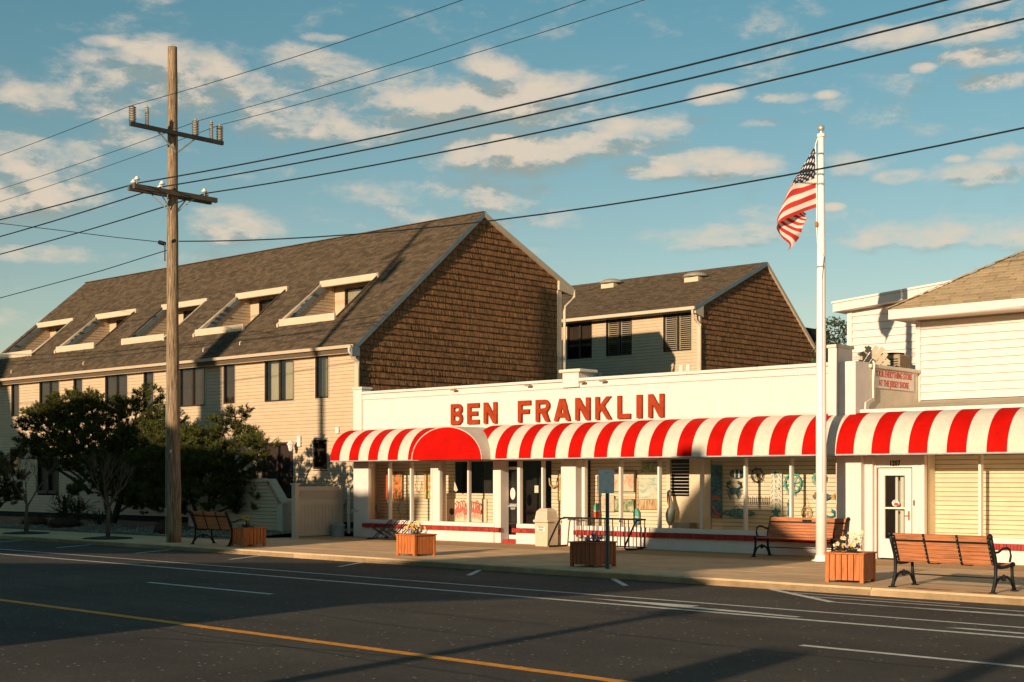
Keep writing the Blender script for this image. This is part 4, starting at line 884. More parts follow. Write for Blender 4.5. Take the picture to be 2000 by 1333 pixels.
def flag_mat():
    m = bpy.data.materials.new('striped_flag_cloth'); m.use_nodes = True; n = m.node_tree.nodes; l = m.node_tree.links; p = n['Principled BSDF']; p.inputs['Roughness'].default_value = 0.8
    uv = n.new('ShaderNodeUVMap'); s = n.new('ShaderNodeSeparateXYZ'); l.new(uv.outputs[0], s.inputs[0])
    def mt(op, a, b=0.0, c=None):
        q = n.new('ShaderNodeMath'); q.operation = op
        for i, v in enumerate((a, b, c)):
            if v is None: continue
            if isinstance(v, (int, float)): q.inputs[i].default_value = v
            else: l.new(v, q.inputs[i])
        return q.outputs[0]
    def mx(f, a, b):
        q = n.new('ShaderNodeMix'); q.data_type = 'RGBA'; l.new(f, q.inputs[0])
        for i, v in ((6, a), (7, b)):
            if isinstance(v, tuple): q.inputs[i].default_value = v
            else: l.new(v, q.inputs[i])
        return q.outputs[2]
    U, V = s.outputs[0], s.outputs[1]
    st_ = mt('MODULO', mt('FLOOR', mt('MULTIPLY', V, 13)), 2)
    base = mx(st_, (0.55, 0.03, 0.02, 1), (0.72, 0.66, 0.56, 1))
    gu = mt('MULTIPLY', U, 9/0.40); gv = mt('MULTIPLY', V, 9*13/7)
    fu = mt('SUBTRACT', mt('FRACT', gu), 0.5); fv = mt('SUBTRACT', mt('FRACT', gv), 0.5)
    d = mt('SQRT', mt('ADD', mt('MULTIPLY', fu, fu), mt('MULTIPLY', fv, fv)))
    even = mt('COMPARE', mt('MODULO', mt('ADD', mt('FLOOR', gu), mt('FLOOR', gv)), 2), 0.0, 0.1)
    star = mt('MULTIPLY', mt('LESS_THAN', d, 0.42), even)
    cant = mx(star, (0.012, 0.018, 0.05, 1), (0.72, 0.66, 0.56, 1))
    isc = mt('MULTIPLY', mt('LESS_THAN', U, 0.40), mt('LESS_THAN', V, 7/13))
    c = mx(isc, base, cant); l.new(c, p.inputs['Base Color'])
    tr = n.new('ShaderNodeBsdfTranslucent'); l.new(c, tr.inputs[0]); ms = n.new('ShaderNodeMixShader'); ms.inputs[0].default_value = 0.3
    l.new(p.outputs[0], ms.inputs[1]); l.new(tr.outputs[0], ms.inputs[2]); l.new(ms.outputs[0], n['Material Output'].inputs['Surface'])
    return m
def px_(u, v): return ((u-1600)*0.01105, 9.05-(v-283)*0.01105)
def row(*q): return [(*px_(u, v), d) for u, v, d in q]
rows = {0.0: row((1589,283,0),(1569,317,.05),(1546,354,-.02),(1540,385,.16),(1568,412,.20),(1574,414,.14)),
        0.30: row((1590,320,0),(1568,340,-.04),(1543,358,.04),(1532,400,.18),(1562,420,.16),(1573,426,.20)),
        0.54: row((1590,348,0),(1567,356,.03),(1542,366,-.03),(1524,414,.14),(1552,436,.20),(1568,440,.12)),
        0.77: row((1590.5,377,0),(1562,389,-.04),(1528,404,.03),(1516,432,.12),(1545,455,.14),(1560,462,.18)),
        1.0: row((1591,406,0),(1557,418,.02),(1514,440,-.02),(1524,462,.10),(1540,478,.18),(1536,490,.10))}
tk = sorted(rows); sk = [0, 0.2, 0.41, 0.58, 0.8, 1.0]
def cr(p, q, r, s_, t): return tuple(0.5*((2*q[i])+(r[i]-p[i])*t+(2*p[i]-5*q[i]+4*r[i]-s_[i])*t*t+(3*q[i]-p[i]-3*r[i]+s_[i])*t**3) for i in range(3))
def interp(keys, vals, t):
    i = max(0, min(len(keys)-2, sum(1 for k in keys if k <= t)-1)); f = (t-keys[i])/(keys[i+1]-keys[i])
    return cr(vals[max(i-1,0)], vals[i], vals[i+1], vals[min(i+2,len(vals)-1)], f)
me = bpy.data.meshes.new('flag'); vs = []; fs = []; uvs = []; NS, NT = 48, 36
for j in range(NT+1):
    for i in range(NS+1):
        s_, t = i/NS, j/NT; p = interp(tk, [interp(sk, rows[k], s_) for k in tk], t)
        rip = 0.02*math.sin(16*s_+5*t)*s_ + 0.015*math.sin(17*t+6*s_)*s_
        vs.append(fpt(p[0]+0.012*math.sin(14*t+9*s_)*s_, p[1]+0.012*math.sin(11*s_+6*t)*s_, p[2]+rip)); uvs.append((s_*0.9999, t*0.9999))
for j in range(NT):
    for i in range(NS): a = j*(NS+1)+i; fs.append((a, a+1, a+NS+2, a+NS+1))
me.from_pydata([(v[0]-PX_, v[1]-PY_, v[2]-7.7) for v in vs], [], fs); ul = me.uv_layers.new(name='UVMap')
for lp_ in me.loops: ul.data[lp_.index].uv = uvs[lp_.vertex_index]
me.materials.append(flag_mat()); me.shade_smooth()
fl = link(bpy.data.objects.new('flag', me)); fl.location = (PX_, PY_, 7.7); tag(fl, 'stars and stripes flag hanging folded from the white flagpole', 'flag')

# ================================================================== BENCHES
def bench(label, loc, rz, L=1.85, straps=True, plaque=False):
    b = thing('park_bench', label, 'bench', loc, rz, 'slatted benches on the pavement')
    def back(t): return (0.10-0.16*t, 0.45+0.43*t)                # (y, z) along the leaning back
    for sx in (-1, 1):
        X = sx*L/2; m = MB()
        m.tube([(X,0.00,0.0),(X,0.045,0.10),(X,0.09,0.24),(X,0.10,0.42),(X,0.075,0.55),(X,0.0,0.72),(X,-0.07,0.88)], [0.034,0.03,0.026,0.030,0.030,0.030,0.034], 8)
        m.ball((X,-0.085,0.885),0.048,8,6)
        m.tube([(X,0.70,0.0),(X,0.655,0.10),(X,0.62,0.24),(X,0.61,0.42)], [0.034,0.03,0.026,0.026], 8)
        m.tube([(X,0.10,0.42),(X,0.25,0.395),(X,0.45,0.40),(X,0.62,0.43)], 0.027, 8); m.ball((X,0.64,0.43),0.042,8,6)
        m.tube([(X,0.05,0.07),(X,0.14,0.19),(X,0.26,0.245),(X,0.35,0.225),(X,0.44,0.245),(X,0.56,0.19),(X,0.65,0.07)], 0.020, 8); m.ball((X,0.35,0.215),0.042,8,6); m.ball((X,0.35,0.255),0.030,8,6)
        m.bev(X-0.05,X+0.05,-0.05,0.05,0,0.02,0.005); m.bev(X-0.05,X+0.05,0.65,0.75,0,0.02,0.005)
        part('end_frame', m, 'black', b, local=True, smooth=True)
        m = MB(); m.tube([(X,0.03,0.63),(X,0.18,0.64),(X,0.32,0.69),(X,0.46,0.70),(X,0.55,0.66),(X,0.575,0.56),(X,0.54,0.47)], 0.019, 8); part('armrest', m, 'black', b, local=True, smooth=True)
    ts = [0.05,0.20,0.35,0.50,0.65,0.90]
    for t in ts:
        y, z = back(t); d = Vector((0,-0.16,0.43)).normalized(); nn = Vector((0,0.43,0.16)).normalized(); h = 0.060 if t < 0.9 else 0.095
        m = MB(); c = Vector((0,y,z))+nn*0.035
        P = [c + Vector((sx*(L/2-0.02),0,0)) + d*sd*h/2 + nn*sn*0.013 for sx, sd, sn in ((-1,-1,-1),(1,-1,-1),(1,1,-1),(-1,1,-1),(-1,-1,1),(1,-1,1),(1,1,1),(-1,1,1))]
        m.add(P, [(0,3,2,1),(4,5,6,7),(0,1,5,4),(1,2,6,5),(2,3,7,6),(3,0,4,7)]); part('back_slat', m, 'benchwood', b, local=True)
    for i in range(6):
        m = MB(); y = 0.155+i*0.085; m.bev(-L/2+0.02, L/2-0.02, y, y+0.07, 0.425-0.012*math.sin(i/5*PI), 0.450-0.012*math.sin(i/5*PI), 0.006); part('seat_slat', m, 'benchwood', b, local=True)
    if straps:
        for X in (-L/6, L/6):
            m = MB(); pts = [(X,-0.062+0.015,0.90)] + [(X, back(t)[0]+0.01, back(t)[1]) for t in (0.9,0.6,0.3,0.0)] + [(X,0.14,0.415),(X,0.40,0.395),(X,0.62,0.42)]
            for p, q in zip(pts, pts[1:]): m.bar(p, q, 0.035, 0.012, up=(0,1,0.3))
            st__ = part('strap', m, 'black', b, local=True)
            m = MB()
            for t in ts: y, z = back(t); m.ball((X, y-0.004, z), 0.008, 6, 4)
            part('bolts', m, 'galv', st__, local=True)
        for X in (-L/2+0.05, L/2-0.05):
            m = MB(); m.bar((X,)+back(0.0),(X,)+back(0.98),0.045,0.015,up=(0,1,0.3)); part('strap', m, 'black', b, local=True)
            m = MB()
            for t in ts: y, z = back(t); m.ball((X, y-0.014, z), 0.008, 6, 4)
            part('bolts', m, 'galv', b, local=True)
    m = MB(); y, z = back(0.775); m.bar((-L/2,y+0.01,z),(L/2,y+0.01,z),0.03,0.012,up=(0,1,0.3)); part('back_rail', m, 'black', b, local=True)
    m = MB(); m.tube([(-L/2,0.35,0.215),(L/2,0.35,0.215)],0.012,6); part('stretcher', m, 'black', b, local=True)
    if plaque: m = MB(); y, z = back(0.88); m.bev(-0.12,0.12,y+0.055,y+0.062,z-0.02,z+0.025,0.002); part('plaque', m, 'black', b, local=True)
    return b
bench('bench nearest the kerb, seen from behind at the right edge', (-10.02, 21.15, 0), -0.085, 1.78)
bench('bench facing the street against the shop wall behind the flagpole', (-16.50, 28.02, 0), PI, 1.98, straps=False, plaque=True)
bench('shaded bench seen from behind between the utility pole and a planter', (-31.25, 22.15, 0), -0.03, 1.72)

# ================================================================== PLANTERS
def planter(label, loc, rz, w=0.66, h=0.50, mat='planter'):
    p = thing('planter_box', label, 'planter', loc, rz, 'square wooden planters along the kerb'); hw = w/2
    for sx in (-1,1):
        for sy in (-1,1):
            m = MB(); m.bev(min(sx*(hw-0.07),sx*hw),max(sx*(hw-0.07),sx*hw),min(sy*(hw-0.07),sy*hw),max(sy*(hw-0.07),sy*hw),0.0,h-0.03,0.006); part('corner_post', m, mat, p, local=True)
    nb_ = 5; sp = (w-0.14)/nb_
    for k in range(nb_):
        a = -hw+0.07+sp*k+0.006; b = a+sp-0.012
        for s_ in (-1,1):
            y0, y1 = sorted((s_*(hw-0.035), s_*(hw-0.012))); m = MB(); m.bev(a,b,y0,y1,0.045,h-0.03,0.004); part('side_board', m, mat, p, local=True)
            m = MB(); m.bev(y0,y1,a,b,0.045,h-0.03,0.004); part('side_board', m, mat, p, local=True)
    m = MB(); m.box(-hw+0.04,hw-0.04,-hw+0.04,hw-0.04,0.06,h-0.06); part('liner', m, 'dark', p, local=True)
    m = MB(); q = hw+0.02; r_ = hw-0.10
    for a in ((-q,q,-q,-r_),(-q,q,r_,q),(-q,-r_,-r_,r_),(r_,q,-r_,r_)): m.bev(a[0],a[1],a[2],a[3],h-0.028,h,0.006)
    part('rim', m, mat, p, local=True)
    m = MB(); m.box(-r_,r_,-r_,r_,h-0.06,h-0.015); part('soil', m, 'soil', p, local=True)
    return p
def flowers(label, loc, spec, seed, tall=True):
    rnd = random.Random(seed); t = thing('flowering_plants', label, 'flowers', loc, group='flowers growing in the planters')
    m = MB()
    for _ in range(90):
        x, y = rnd.gauss(0,.09), rnd.gauss(0,.09); a = rnd.uniform(0,2*PI); L = rnd.uniform(.04,.10); z = rnd.uniform(0.0,.10)
        d = Vector((math.cos(a)*L, math.sin(a)*L, rnd.uniform(0,.05))); s_ = Vector((-math.sin(a),math.cos(a),0))*0.018; c = Vector((x,y,z))
        m.add([c, c+d*0.5+s_, c+d, c+d*0.5-s_], [(0,1,2,3)])
    part('leaves', m, 'leaf', t, local=True, stuff=True)
    m = MB(); heads = {}
    for mat, n, hx, z0, z1 in spec:
        hm = MB()
        for _ in range(n):
            x, y, z = rnd.gauss(0,hx), rnd.gauss(0,hx), rnd.uniform(z0,z1); m.tube([(x*0.3,y*0.3,0),(x*0.8,y*0.8,z*0.6),(x,y,z)],0.003,4,False)
            r_ = rnd.uniform(.022,.036); tl = rnd.uniform(0,PI)
            for q in range(5):
                a = q*2*PI/5+tl; hm.add([(x,y,z),(x+r_*math.cos(a-.5),y+r_*math.sin(a-.5),z+.006),(x+r_*1.2*math.cos(a),y+r_*1.2*math.sin(a),z+.002),(x+r_*math.cos(a+.5),y+r_*math.sin(a+.5),z+.006)], [(0,1,2,3)])
                hm.add([(x,y,z),(x+r_*math.cos(a-.5),y-.01,z+r_*math.sin(a-.5)),(x+r_*1.2*math.cos(a),y-.012,z+r_*1.2*math.sin(a)),(x+r_*math.cos(a+.5),y-.01,z+r_*math.sin(a+.5))], [(0,1,2,3)])
        part('blossoms', hm, mat, t, local=True, stuff=True)
    part('stems', m, 'leaf', t, local=True, stuff=True)
planter('bright orange planter box next to the nearest bench at right', (-12.02, 21.86, 0), 0.18, 0.68, 0.52)
flowers('pale yellow and violet flowers in the orange planter near the nearest bench', (-12.05, 21.95, 0.51), [('creampetal',26,.12,.10,.36),('lilac',10,.10,.06,.14),('yel',8,.08,.08,.16)], 3)
planter('sunlit orange planter box left of the shop entrance', (-23.62, 22.50, 0), -0.06, 0.66, 0.50)
flowers('dense yellow flowers in the sunlit planter left of the entrance', (-23.62, 22.50, 0.49), [('yel',34,.09,.12,.30),('creampetal',18,.10,.10,.26),('lilac',7,.12,.05,.12)], 4)
planter('brown planter box in shade behind the small sign post', (-18.02, 22.15, 0), 0.02, 0.68, 0.51, 'planter_dark')
flowers('low purple and white flowers in the brown planter behind the sign post', (-18.02, 22.15, 0.50), [('lilac',20,.14,.06,.15),('creampetal',12,.14,.05,.14)], 5)
planter('dim orange planter box beside the shaded bench at left', (-30.12, 22.55, 0), -0.05, 0.68, 0.50)
flowers('yellow and pink flowers in the planter beside the shaded bench', (-30.12, 22.50, 0.49), [('yel',16,.06,.16,.34),('lilac',9,.12,.06,.14),('creampetal',8,.12,.05,.14)], 6)

# ================================================================== SMALL STREET FURNITURE
tb = thing('trash_can', 'beige square trash can with a flap lid beside the shop entrance pier', 'trash can', (-24.33, 27.95, 0))
m = MB(); m.prism([(-24.54,0),(-24.12,0),(-24.10,0.62),(-24.56,0.62)],'y',27.74,28.16); part('body', m, 'trash', tb)
m = MB(); m.bev(-24.59,-24.07,27.69,28.21,0.63,0.70,0.015); part('collar', m, 'trash', tb)
m = MB(); m.add([(-24.55,27.72,.70),(-24.11,27.72,.70),(-24.11,28.18,.70),(-24.55,28.18,.70),(-24.52,27.76,.92),(-24.14,27.76,.92),(-24.14,28.14,.92),(-24.52,28.14,.92),(-24.46,27.84,1.0),(-24.20,27.84,1.0),(-24.20,28.08,1.0),(-24.46,28.08,1.0)],
    [(0,1,5,4),(1,2,6,5),(2,3,7,6),(3,0,4,7),(4,5,9,8),(5,6,10,9),(6,7,11,10),(7,4,8,11),(8,9,10,11)]); part('hood', m, 'trash', tb)
m = MB(); m.add([(-24.49,27.725,.73),(-24.17,27.725,.73),(-24.19,27.75,.89),(-24.47,27.75,.89)],[(0,1,2,3)]); part('flap', m, 'vinylgate', tb)
part('label_plate', MB().quad((-24.48,27.735,.40),(-24.20,27.735,.40),(-24.20,27.733,.54),(-24.48,27.733,.54)), 'whiteframe', tb)
lettering('words', 'TRASH\nONLY', 0.072, 'blacktext', tb, (-24.34,27.728,0.47), xs=0.95, extrude=0.001)

rk = thing('bicycle_rack', 'black barred bicycle rack standing right of the trash can', 'bicycle rack', (-22.4, 28.0, 0))
m = MB(); m.tube([(-23.85,28.08,0.76),(-21.15,28.08,0.76)],0.024,8); m.tube([(-23.55,28.08,0.06),(-21.15,28.08,0.06)],0.018,8); part('rails', m, 'black', rk)
for i in range(19):
    if i % 4 == 3: continue
    x = -23.48+i*0.128; part('upright_bar', MB().tube([(x,28.08,0.06),(x,28.08,0.76)],0.014,6), 'black', rk)
for X in (-23.75,-21.25):
    part('side_loop', MB().tube([(X,28.10,0.03),(X,27.42,0.03),(X,27.36,0.07),(X,27.40,0.16),(X,27.78,0.68),(X,27.86,0.74),(X,28.08,0.76)],0.024,8), 'black', rk, smooth=True)
hr = thing('hoop_rack', 'black rack of slanted crossing hoops under the left display window', 'bicycle rack', (-30.1, 27.7, 0))
part('base_rails', MB().tube([(-30.85,27.40,0.03),(-29.35,27.40,0.03)],0.02,6).tube([(-30.85,28.05,0.03),(-29.35,28.05,0.03)],0.02,6).tube([(-30.85,27.40,0.03),(-30.85,28.05,0.03)],0.02,6).tube([(-29.35,27.40,0.03),(-29.35,28.05,0.03)],0.02,6), 'black', hr)
for i, x in enumerate((-30.62,-30.30,-29.92,-29.60)):
    for dr in (0, 1):
        if dr and i == 3: continue
        b0, t0 = ((27.45,28.12) if dr == 0 else (28.02,27.42)); zt = 0.56 if dr == 0 else 0.36; xx = x+0.06*dr; w = 0.055
        part('hoop', MB().tube([(xx-w,b0,0.03),(xx-w,t0,zt-.04),(xx-w*.6,t0+(t0-b0)*.03,zt),(xx+w*.6,t0+(t0-b0)*.03,zt),(xx+w,t0,zt-.04),(xx+w,b0,0.03)],0.016,6), 'black', hr, smooth=True)

sp_ = thing('street_sign', 'grey blank back of a small road sign on a green post', 'street sign', (-17.30, 21.72, 0))
m = MB(); m.box(-17.335,-17.265,21.70,21.735,0,1.93); m.box(-17.31,-17.29,21.735,21.755,0,1.93); part('post', m, 'greenpost', sp_)
m = MB()
for i in range(38): m.box(-17.305,-17.295,21.692,21.699,0.05+i*0.05,0.062+i*0.05)
part('post_holes', m, 'galv', sp_, stuff=True)
c0 = [(-.16,-.235),(.16,-.235),(.16,.235),(-.16,.235)]; o = []
for cx, cy, a in ((.13,.205,0),(-.13,.205,90),(-.13,-.205,180),(.13,-.205,270)): o += arc(cx,cy,.03,a,a+90,4)
pl = outline('sign_plate', [o], 'signgrey', sp_, 0.003, (-17.30,21.68,1.735), (PI/2,0,0.62))
part('bolts', MB().ball((-17.30,21.672,1.92),0.012,6,4).ball((-17.30,21.672,1.55),0.012,6,4), 'black', sp_)

gt = thing('vinyl_gate', 'tan vinyl gate panel with scalloped lattice strip left of the store', 'gate', (-33.0, 27.4, 0))
ga, gb = Vector((-32.86,26.35,0)), Vector((-33.10,28.30,0)); gd = (gb-ga).normalized(); gn = Vector((gd.y,-gd.x,0))
def gbar(u0, u1, z0, z1, th=0.04, off=0.0):
    p = ga+gd*u0; q = ga+gd*u1; vs = []
    for z in (z0, z1):
        for c_, s_ in ((p,-1),(q,-1),(q,1),(p,1)): vs.append(c_+gn*(s_*th/2+off)+Vector((0,0,z)))
    return [(0,3,2,1),(4,5,6,7),(0,1,5,4),(1,2,6,5),(2,3,7,6),(3,0,4,7)], vs
def gpart(name, items, mat='vinylgate'):
    m = MB()
    for it in items: f, v = gbar(*it); m.add(v, f)
    return part(name, m, mat, gt)
gpart('post', [(-0.10,0.06,0.0,1.60,0.15)]); gpart('post_cap', [(-0.13,0.09,1.601,1.65,0.21)]); gpart('post', [(1.90,2.02,0.0,1.58,0.13)])
gpart('bottom_rail', [(0.07,1.89,0.06,0.20,0.05)]); gpart('middle_rail', [(0.07,1.89,0.98,1.16,0.05)]); gpart('top_rail', [(0.07,1.89,1.42,1.55,0.05)])
for i in range(12): gpart('gate_board', [(0.072+i*0.1515, 0.216+i*0.1515, 0.202, 0.978, 0.022)])
it = []
m = MB()
for i in range(26):
    for s_ in (1,-1):
        u0 = 0.07+i*0.07; p = ga+gd*u0; q = ga+gd*min(u0+0.26,1.9)
        z0, z1 = (1.165,1.165+0.25*((q-p).length/0.26)) if s_ == 1 else (1.415,1.415-0.25*((q-p).length/0.26))
        m.bar(p+Vector((0,0,z0))+gn*0.006*s_, q+Vector((0,0,z1))+gn*0.006*s_, 0.035, 0.008, up=tuple(gn))
part('lattice', m, 'vinylgate', gt, stuff=True)
bn = thing('grey_bin', 'low round grey plastic bin at the foot of the store corner', 'bin', (-32.75, 27.9, 0))
part('bucket', MB().lathe((-32.75,27.9,0), [(0.19,0),(0.21,0.34)], 18), 'greyplastic', bn); part('lid', MB().lathe((-32.75,27.9,0.342), [(0.225,0),(0.225,0.04),(0.12,0.09),(0.03,0.10)], 18), 'greyplastic', bn)
part('faucet', MB().tube([(-32.35,28.36,0.80),(-32.35,28.22,0.80),(-32.42,28.15,0.80),(-32.42,28.15,0.72)],0.02,6).ball((-32.35,28.2,0.86),0.03,8,5), 'galv', st)
part('gas_meter_pipe', MB().tube([(-32.72,28.3,0.1),(-32.72,28.3,1.5)],0.05,8), 'galv', st)

# rooftop things
ac = thing('air_conditioner', 'tan rooftop air conditioner unit between the two white upper buildings', 'air conditioner', (-16.3, 31.9, 3.95))
m = MB(); m.bev(-16.72,-16.02,31.55,32.15,3.96,4.84,0.03); part('cabinet', m, 'acmetal', ac)
for i in range(7): part('grille_louvre', MB().box(-16.68,-16.06,31.535,31.548,4.35+i*0.06,4.375+i*0.06), 'dark', ac)
part('fan_cover', MB().lathe((-16.37,31.85,4.84), [(0.30,0),(0.30,0.05),(0.1,0.07)], 20), 'dark', ac)
ad = thing('resin_chair', 'tan slatted garden chair tipped over on the store roof', 'chair', (-16.12, 29.75, 4.10)); ad.rotation_euler = (0.0, 0.62, 0.74)
for i in range(5):
    m = MB(); a = -0.25+0.125*i; m.bar((a*0.9,0.05,0.25),(a*1.08,-0.02,0.95-0.06*abs(i-2)**1.4),0.108,0.02,up=(0,1,0)); part('back_slat', m, 'tanplastic', ad, local=True)
m = MB(); m.bar((-0.36,0.0,0.72),(0.36,0.0,0.72),0.05,0.03,up=(0,1,0)); part('back_brace', m, 'tanplastic', ad, local=True)
for i in range(5): part('seat_slat', MB().bev(-0.27,0.27,-0.50+i*0.11,-0.41+i*0.11,0.28,0.30,0.004), 'tanplastic', ad, local=True)
for s_ in (-1,1): part('arm', MB().bev(min(s_*.28,s_*.40),max(s_*.28,s_*.40),-0.5,0.15,0.50,0.525,0.01), 'tanplastic', ad, local=True)
rs_ = thing('shingled_slope', 'narrow orange-brown shingled strip rising between the two white upper buildings', 'roof strip', (-15.75, 32.0, 3.95))
m = MB(); m.add([(-16.02,32.2,3.95),(-15.52,32.2,3.95),(-15.50,32.2,5.35)],[(0,1,2)]); part('backing', m, 'rustbrown', rs_)
m = MB()
for i in range(9):
    z = 4.0+i*0.14; w = 0.50*(1-(z-3.95)/1.45); m.bar((-15.51-w,32.17,z),(-15.51,32.17,z+0.02),0.10,0.02,up=(0,1,0))
part('strip_shingles', m, 'rustbrown', rs_, stuff=True)

# ================================================================== THINGS SHOWN IN THE WINDOWS
def paint(name, stops, scale=4.0, stretch=(1,1,1)):
    m = bpy.data.materials.new(name); m.use_nodes = True; n = m.node_tree.nodes; l = m.node_tree.links; p = n['Principled BSDF']; p.inputs['Roughness'].default_value = 0.6
    t = n.new('ShaderNodeTexCoord'); mp = n.new('ShaderNodeMapping'); mp.inputs['Scale'].default_value = stretch; l.new(t.outputs['Object'], mp.inputs[0])
    z = n.new('ShaderNodeTexNoise'); z.inputs['Scale'].default_value = scale; z.inputs['Detail'].default_value = 3; z.inputs['Distortion'].default_value = 1.2; l.new(mp.outputs[0], z.inputs['Vector'])
    r = n.new('ShaderNodeValToRGB'); l.new(z.outputs['Fac'], r.inputs[0]); e = r.color_ramp.elements
    e[0].position = stops[0][0]; e[0].color = (*stops[0][1],1); e[1].position = stops[-1][0]; e[1].color = (*stops[-1][1],1)
    for q, c in stops[1:-1]: x = e.new(q); x.color = (*c,1)
    l.new(r.outputs[0], p.inputs['Base Color']); MT[name] = m; return name
paint('orange_art', [(.35,(.04,.05,.03)),(.45,(.45,.12,.03)),(.55,(.65,.25,.08)),(.65,(.10,.16,.05))], 5)
paint('bright_art', [(.35,(.05,.25,.22)),(.45,(.65,.60,.15)),(.55,(.60,.12,.05)),(.65,(.35,.55,.45))], 6)
paint('beach_art', [(.35,(.55,.30,.22)),(.5,(.62,.52,.38)),(.65,(.50,.50,.42))], 5)
paint('sky_art', [(.35,(.30,.42,.38)),(.5,(.52,.54,.42)),(.65,(.62,.58,.44))], 4, (1,1,2))
paint('reed_art', [(.40,(.32,.16,.08)),(.5,(.55,.36,.20)),(.6,(.66,.52,.34))], 9, (4,1,.6))
paint('green_art', [(.38,(.10,.15,.08)),(.5,(.30,.33,.18)),(.62,(.45,.46,.32))], 6)
paint('blue_art', [(.38,(.015,.06,.13)),(.5,(.03,.14,.22)),(.62,(.06,.22,.30))], 6)
paint('speckled_teal', [(.45,(.02,.13,.14)),(.58,(.04,.22,.22)),(.66,(.45,.50,.42))], 28)
def C3(name, c, **k): MT[name] = M(name, c, 0.5, 0.12, 8, **k); return name
for nm, c in [('teal',(.03,.22,.24)),('darkteal',(.02,.07,.08)),('mint',(.10,.42,.36)),('coral',(.55,.10,.05)),('sandy',(.52,.40,.22)),('flampink',(.60,.16,.12)),('pelwhite',(.60,.56,.46)),('pelgrey',(.22,.25,.23)),('beak',(.62,.28,.10)),('lightblue',(.06,.30,.50)),('ink',(.04,.04,.04)),('straw',(.50,.30,.12)),('birdwhite',(.70,.66,.55))]: C3(nm, c)
DYY = 29.20
def board(root, name, x0, x1, z0, z1, mat, y=DYY, th=0.03):
    return part(name, MB().bev(x0,x1,y-th,y,z0,z1,0.004), mat, root)
def hang(name, label, cat, x, z): return thing(name, label, cat, (x, DYY, z), group=None)
# paintings
for nm, lb, x0, x1, z0, z1, mat in [('canvas_print','narrow dark red print half hidden by the first mullion at left',-31.98,-31.84,1.15,1.98,'coral'),
    ('canvas_print','orange and brown sea creature print in the left display window',-31.67,-31.25,1.14,1.98,'orange_art'),
    ('canvas_print','turquoise and orange print at the right of the left display window',-30.28,-29.86,1.19,1.98,'bright_art'),
    ('canvas_print','colourful turtle print beside the entrance pier',-24.99,-24.55,1.18,1.98,'bright_art'),
    ('canvas_print','wide pale beach print behind the grey road sign',-23.54,-22.30,1.45,1.98,'beach_art'),
    ('canvas_print','small pinkish shell print below the wide beach print',-23.45,-23.02,0.91,1.33,'beach_art'),
    ('canvas_print','small green dune print low in the middle window',-23.00,-22.36,0.92,1.25,'green_art'),
    ('canvas_print','dark framed print high above the seabird painting',-22.12,-21.55,1.96,2.2,'green_art')]:
    t = hang(nm, lb, 'print', (x0+x1)/2, z0); board(t, 'canvas', x0, x1, z0, z1, mat); board(t, 'edge', x0-0.008, x1+0.008, z0-0.008, z1+0.008, 'arm', DYY, 0.02)
t = hang('seabird_painting','painting of a white seabird standing in brown reeds','painting',-21.9,0.99)
board(t,'sky',-22.20,-21.56,1.25,1.81,'sky_art'); board(t,'reeds',-22.20,-21.56,0.99,1.245,'reed_art')
y = DYY-0.034
part('bird_body', MB().add([(-22.16,y,1.36),(-22.0,y,1.33),(-21.88,y,1.34),(-21.80,y,1.42),(-21.76,y,1.50),(-21.70,y,1.52),(-21.72,y,1.56),(-21.78,y,1.57),(-21.83,y,1.52),(-21.87,y,1.44),(-22.0,y,1.40)],[tuple(range(11))]), 'birdwhite', t)
m = MB()
for i in range(14): x = -22.17+i*0.044; m.add([(x,y,1.0),(x+0.014,y,1.0),(x+random.uniform(-.03,.03),y,1.27+random.uniform(0,.08))],[(0,1,2)])
part('reed_blades', m, 'straw', t, stuff=True)
t = hang('flamingo_panel','cream panel painted with pink flamingos low in the dark window','painting',-28.5,0.55)
board(t,'panel',-29.25,-27.62,0.53,1.20,'slat',29.12,.02)
for cx, w in ((-28.62,.50),(-28.05,.40)):
    for i in range(7):
        x = cx-w/2+w*i/6+random.uniform(-.02,.02); z = 0.72+random.uniform(-.05,.08); yy = 29.085-0.002*i
        m = MB(); m.ball((x,yy,z+0.12),0.07,8,6,(1,.15,.9)); m.tube([(x+.04,yy,z+.15),(x+.07,yy,z+.26),(x+.03,yy,z+.34),(x+.0,yy,z+.37),(x-.03,yy,z+.33)],0.012,5); m.tube([(x,yy,z+.08),(x+.01,yy,z-.12)],0.005,4); m.tube([(x-.03,yy,z+.08),(x-.05,yy,z-.10)],0.005,4)
        part('painted_flamingo', m, 'flampink', t)
m = MB(); m.ball((-29.02,29.08,.82),.10,8,6,(1,.2,1)); part('dark_shell', m, 'ink', t)
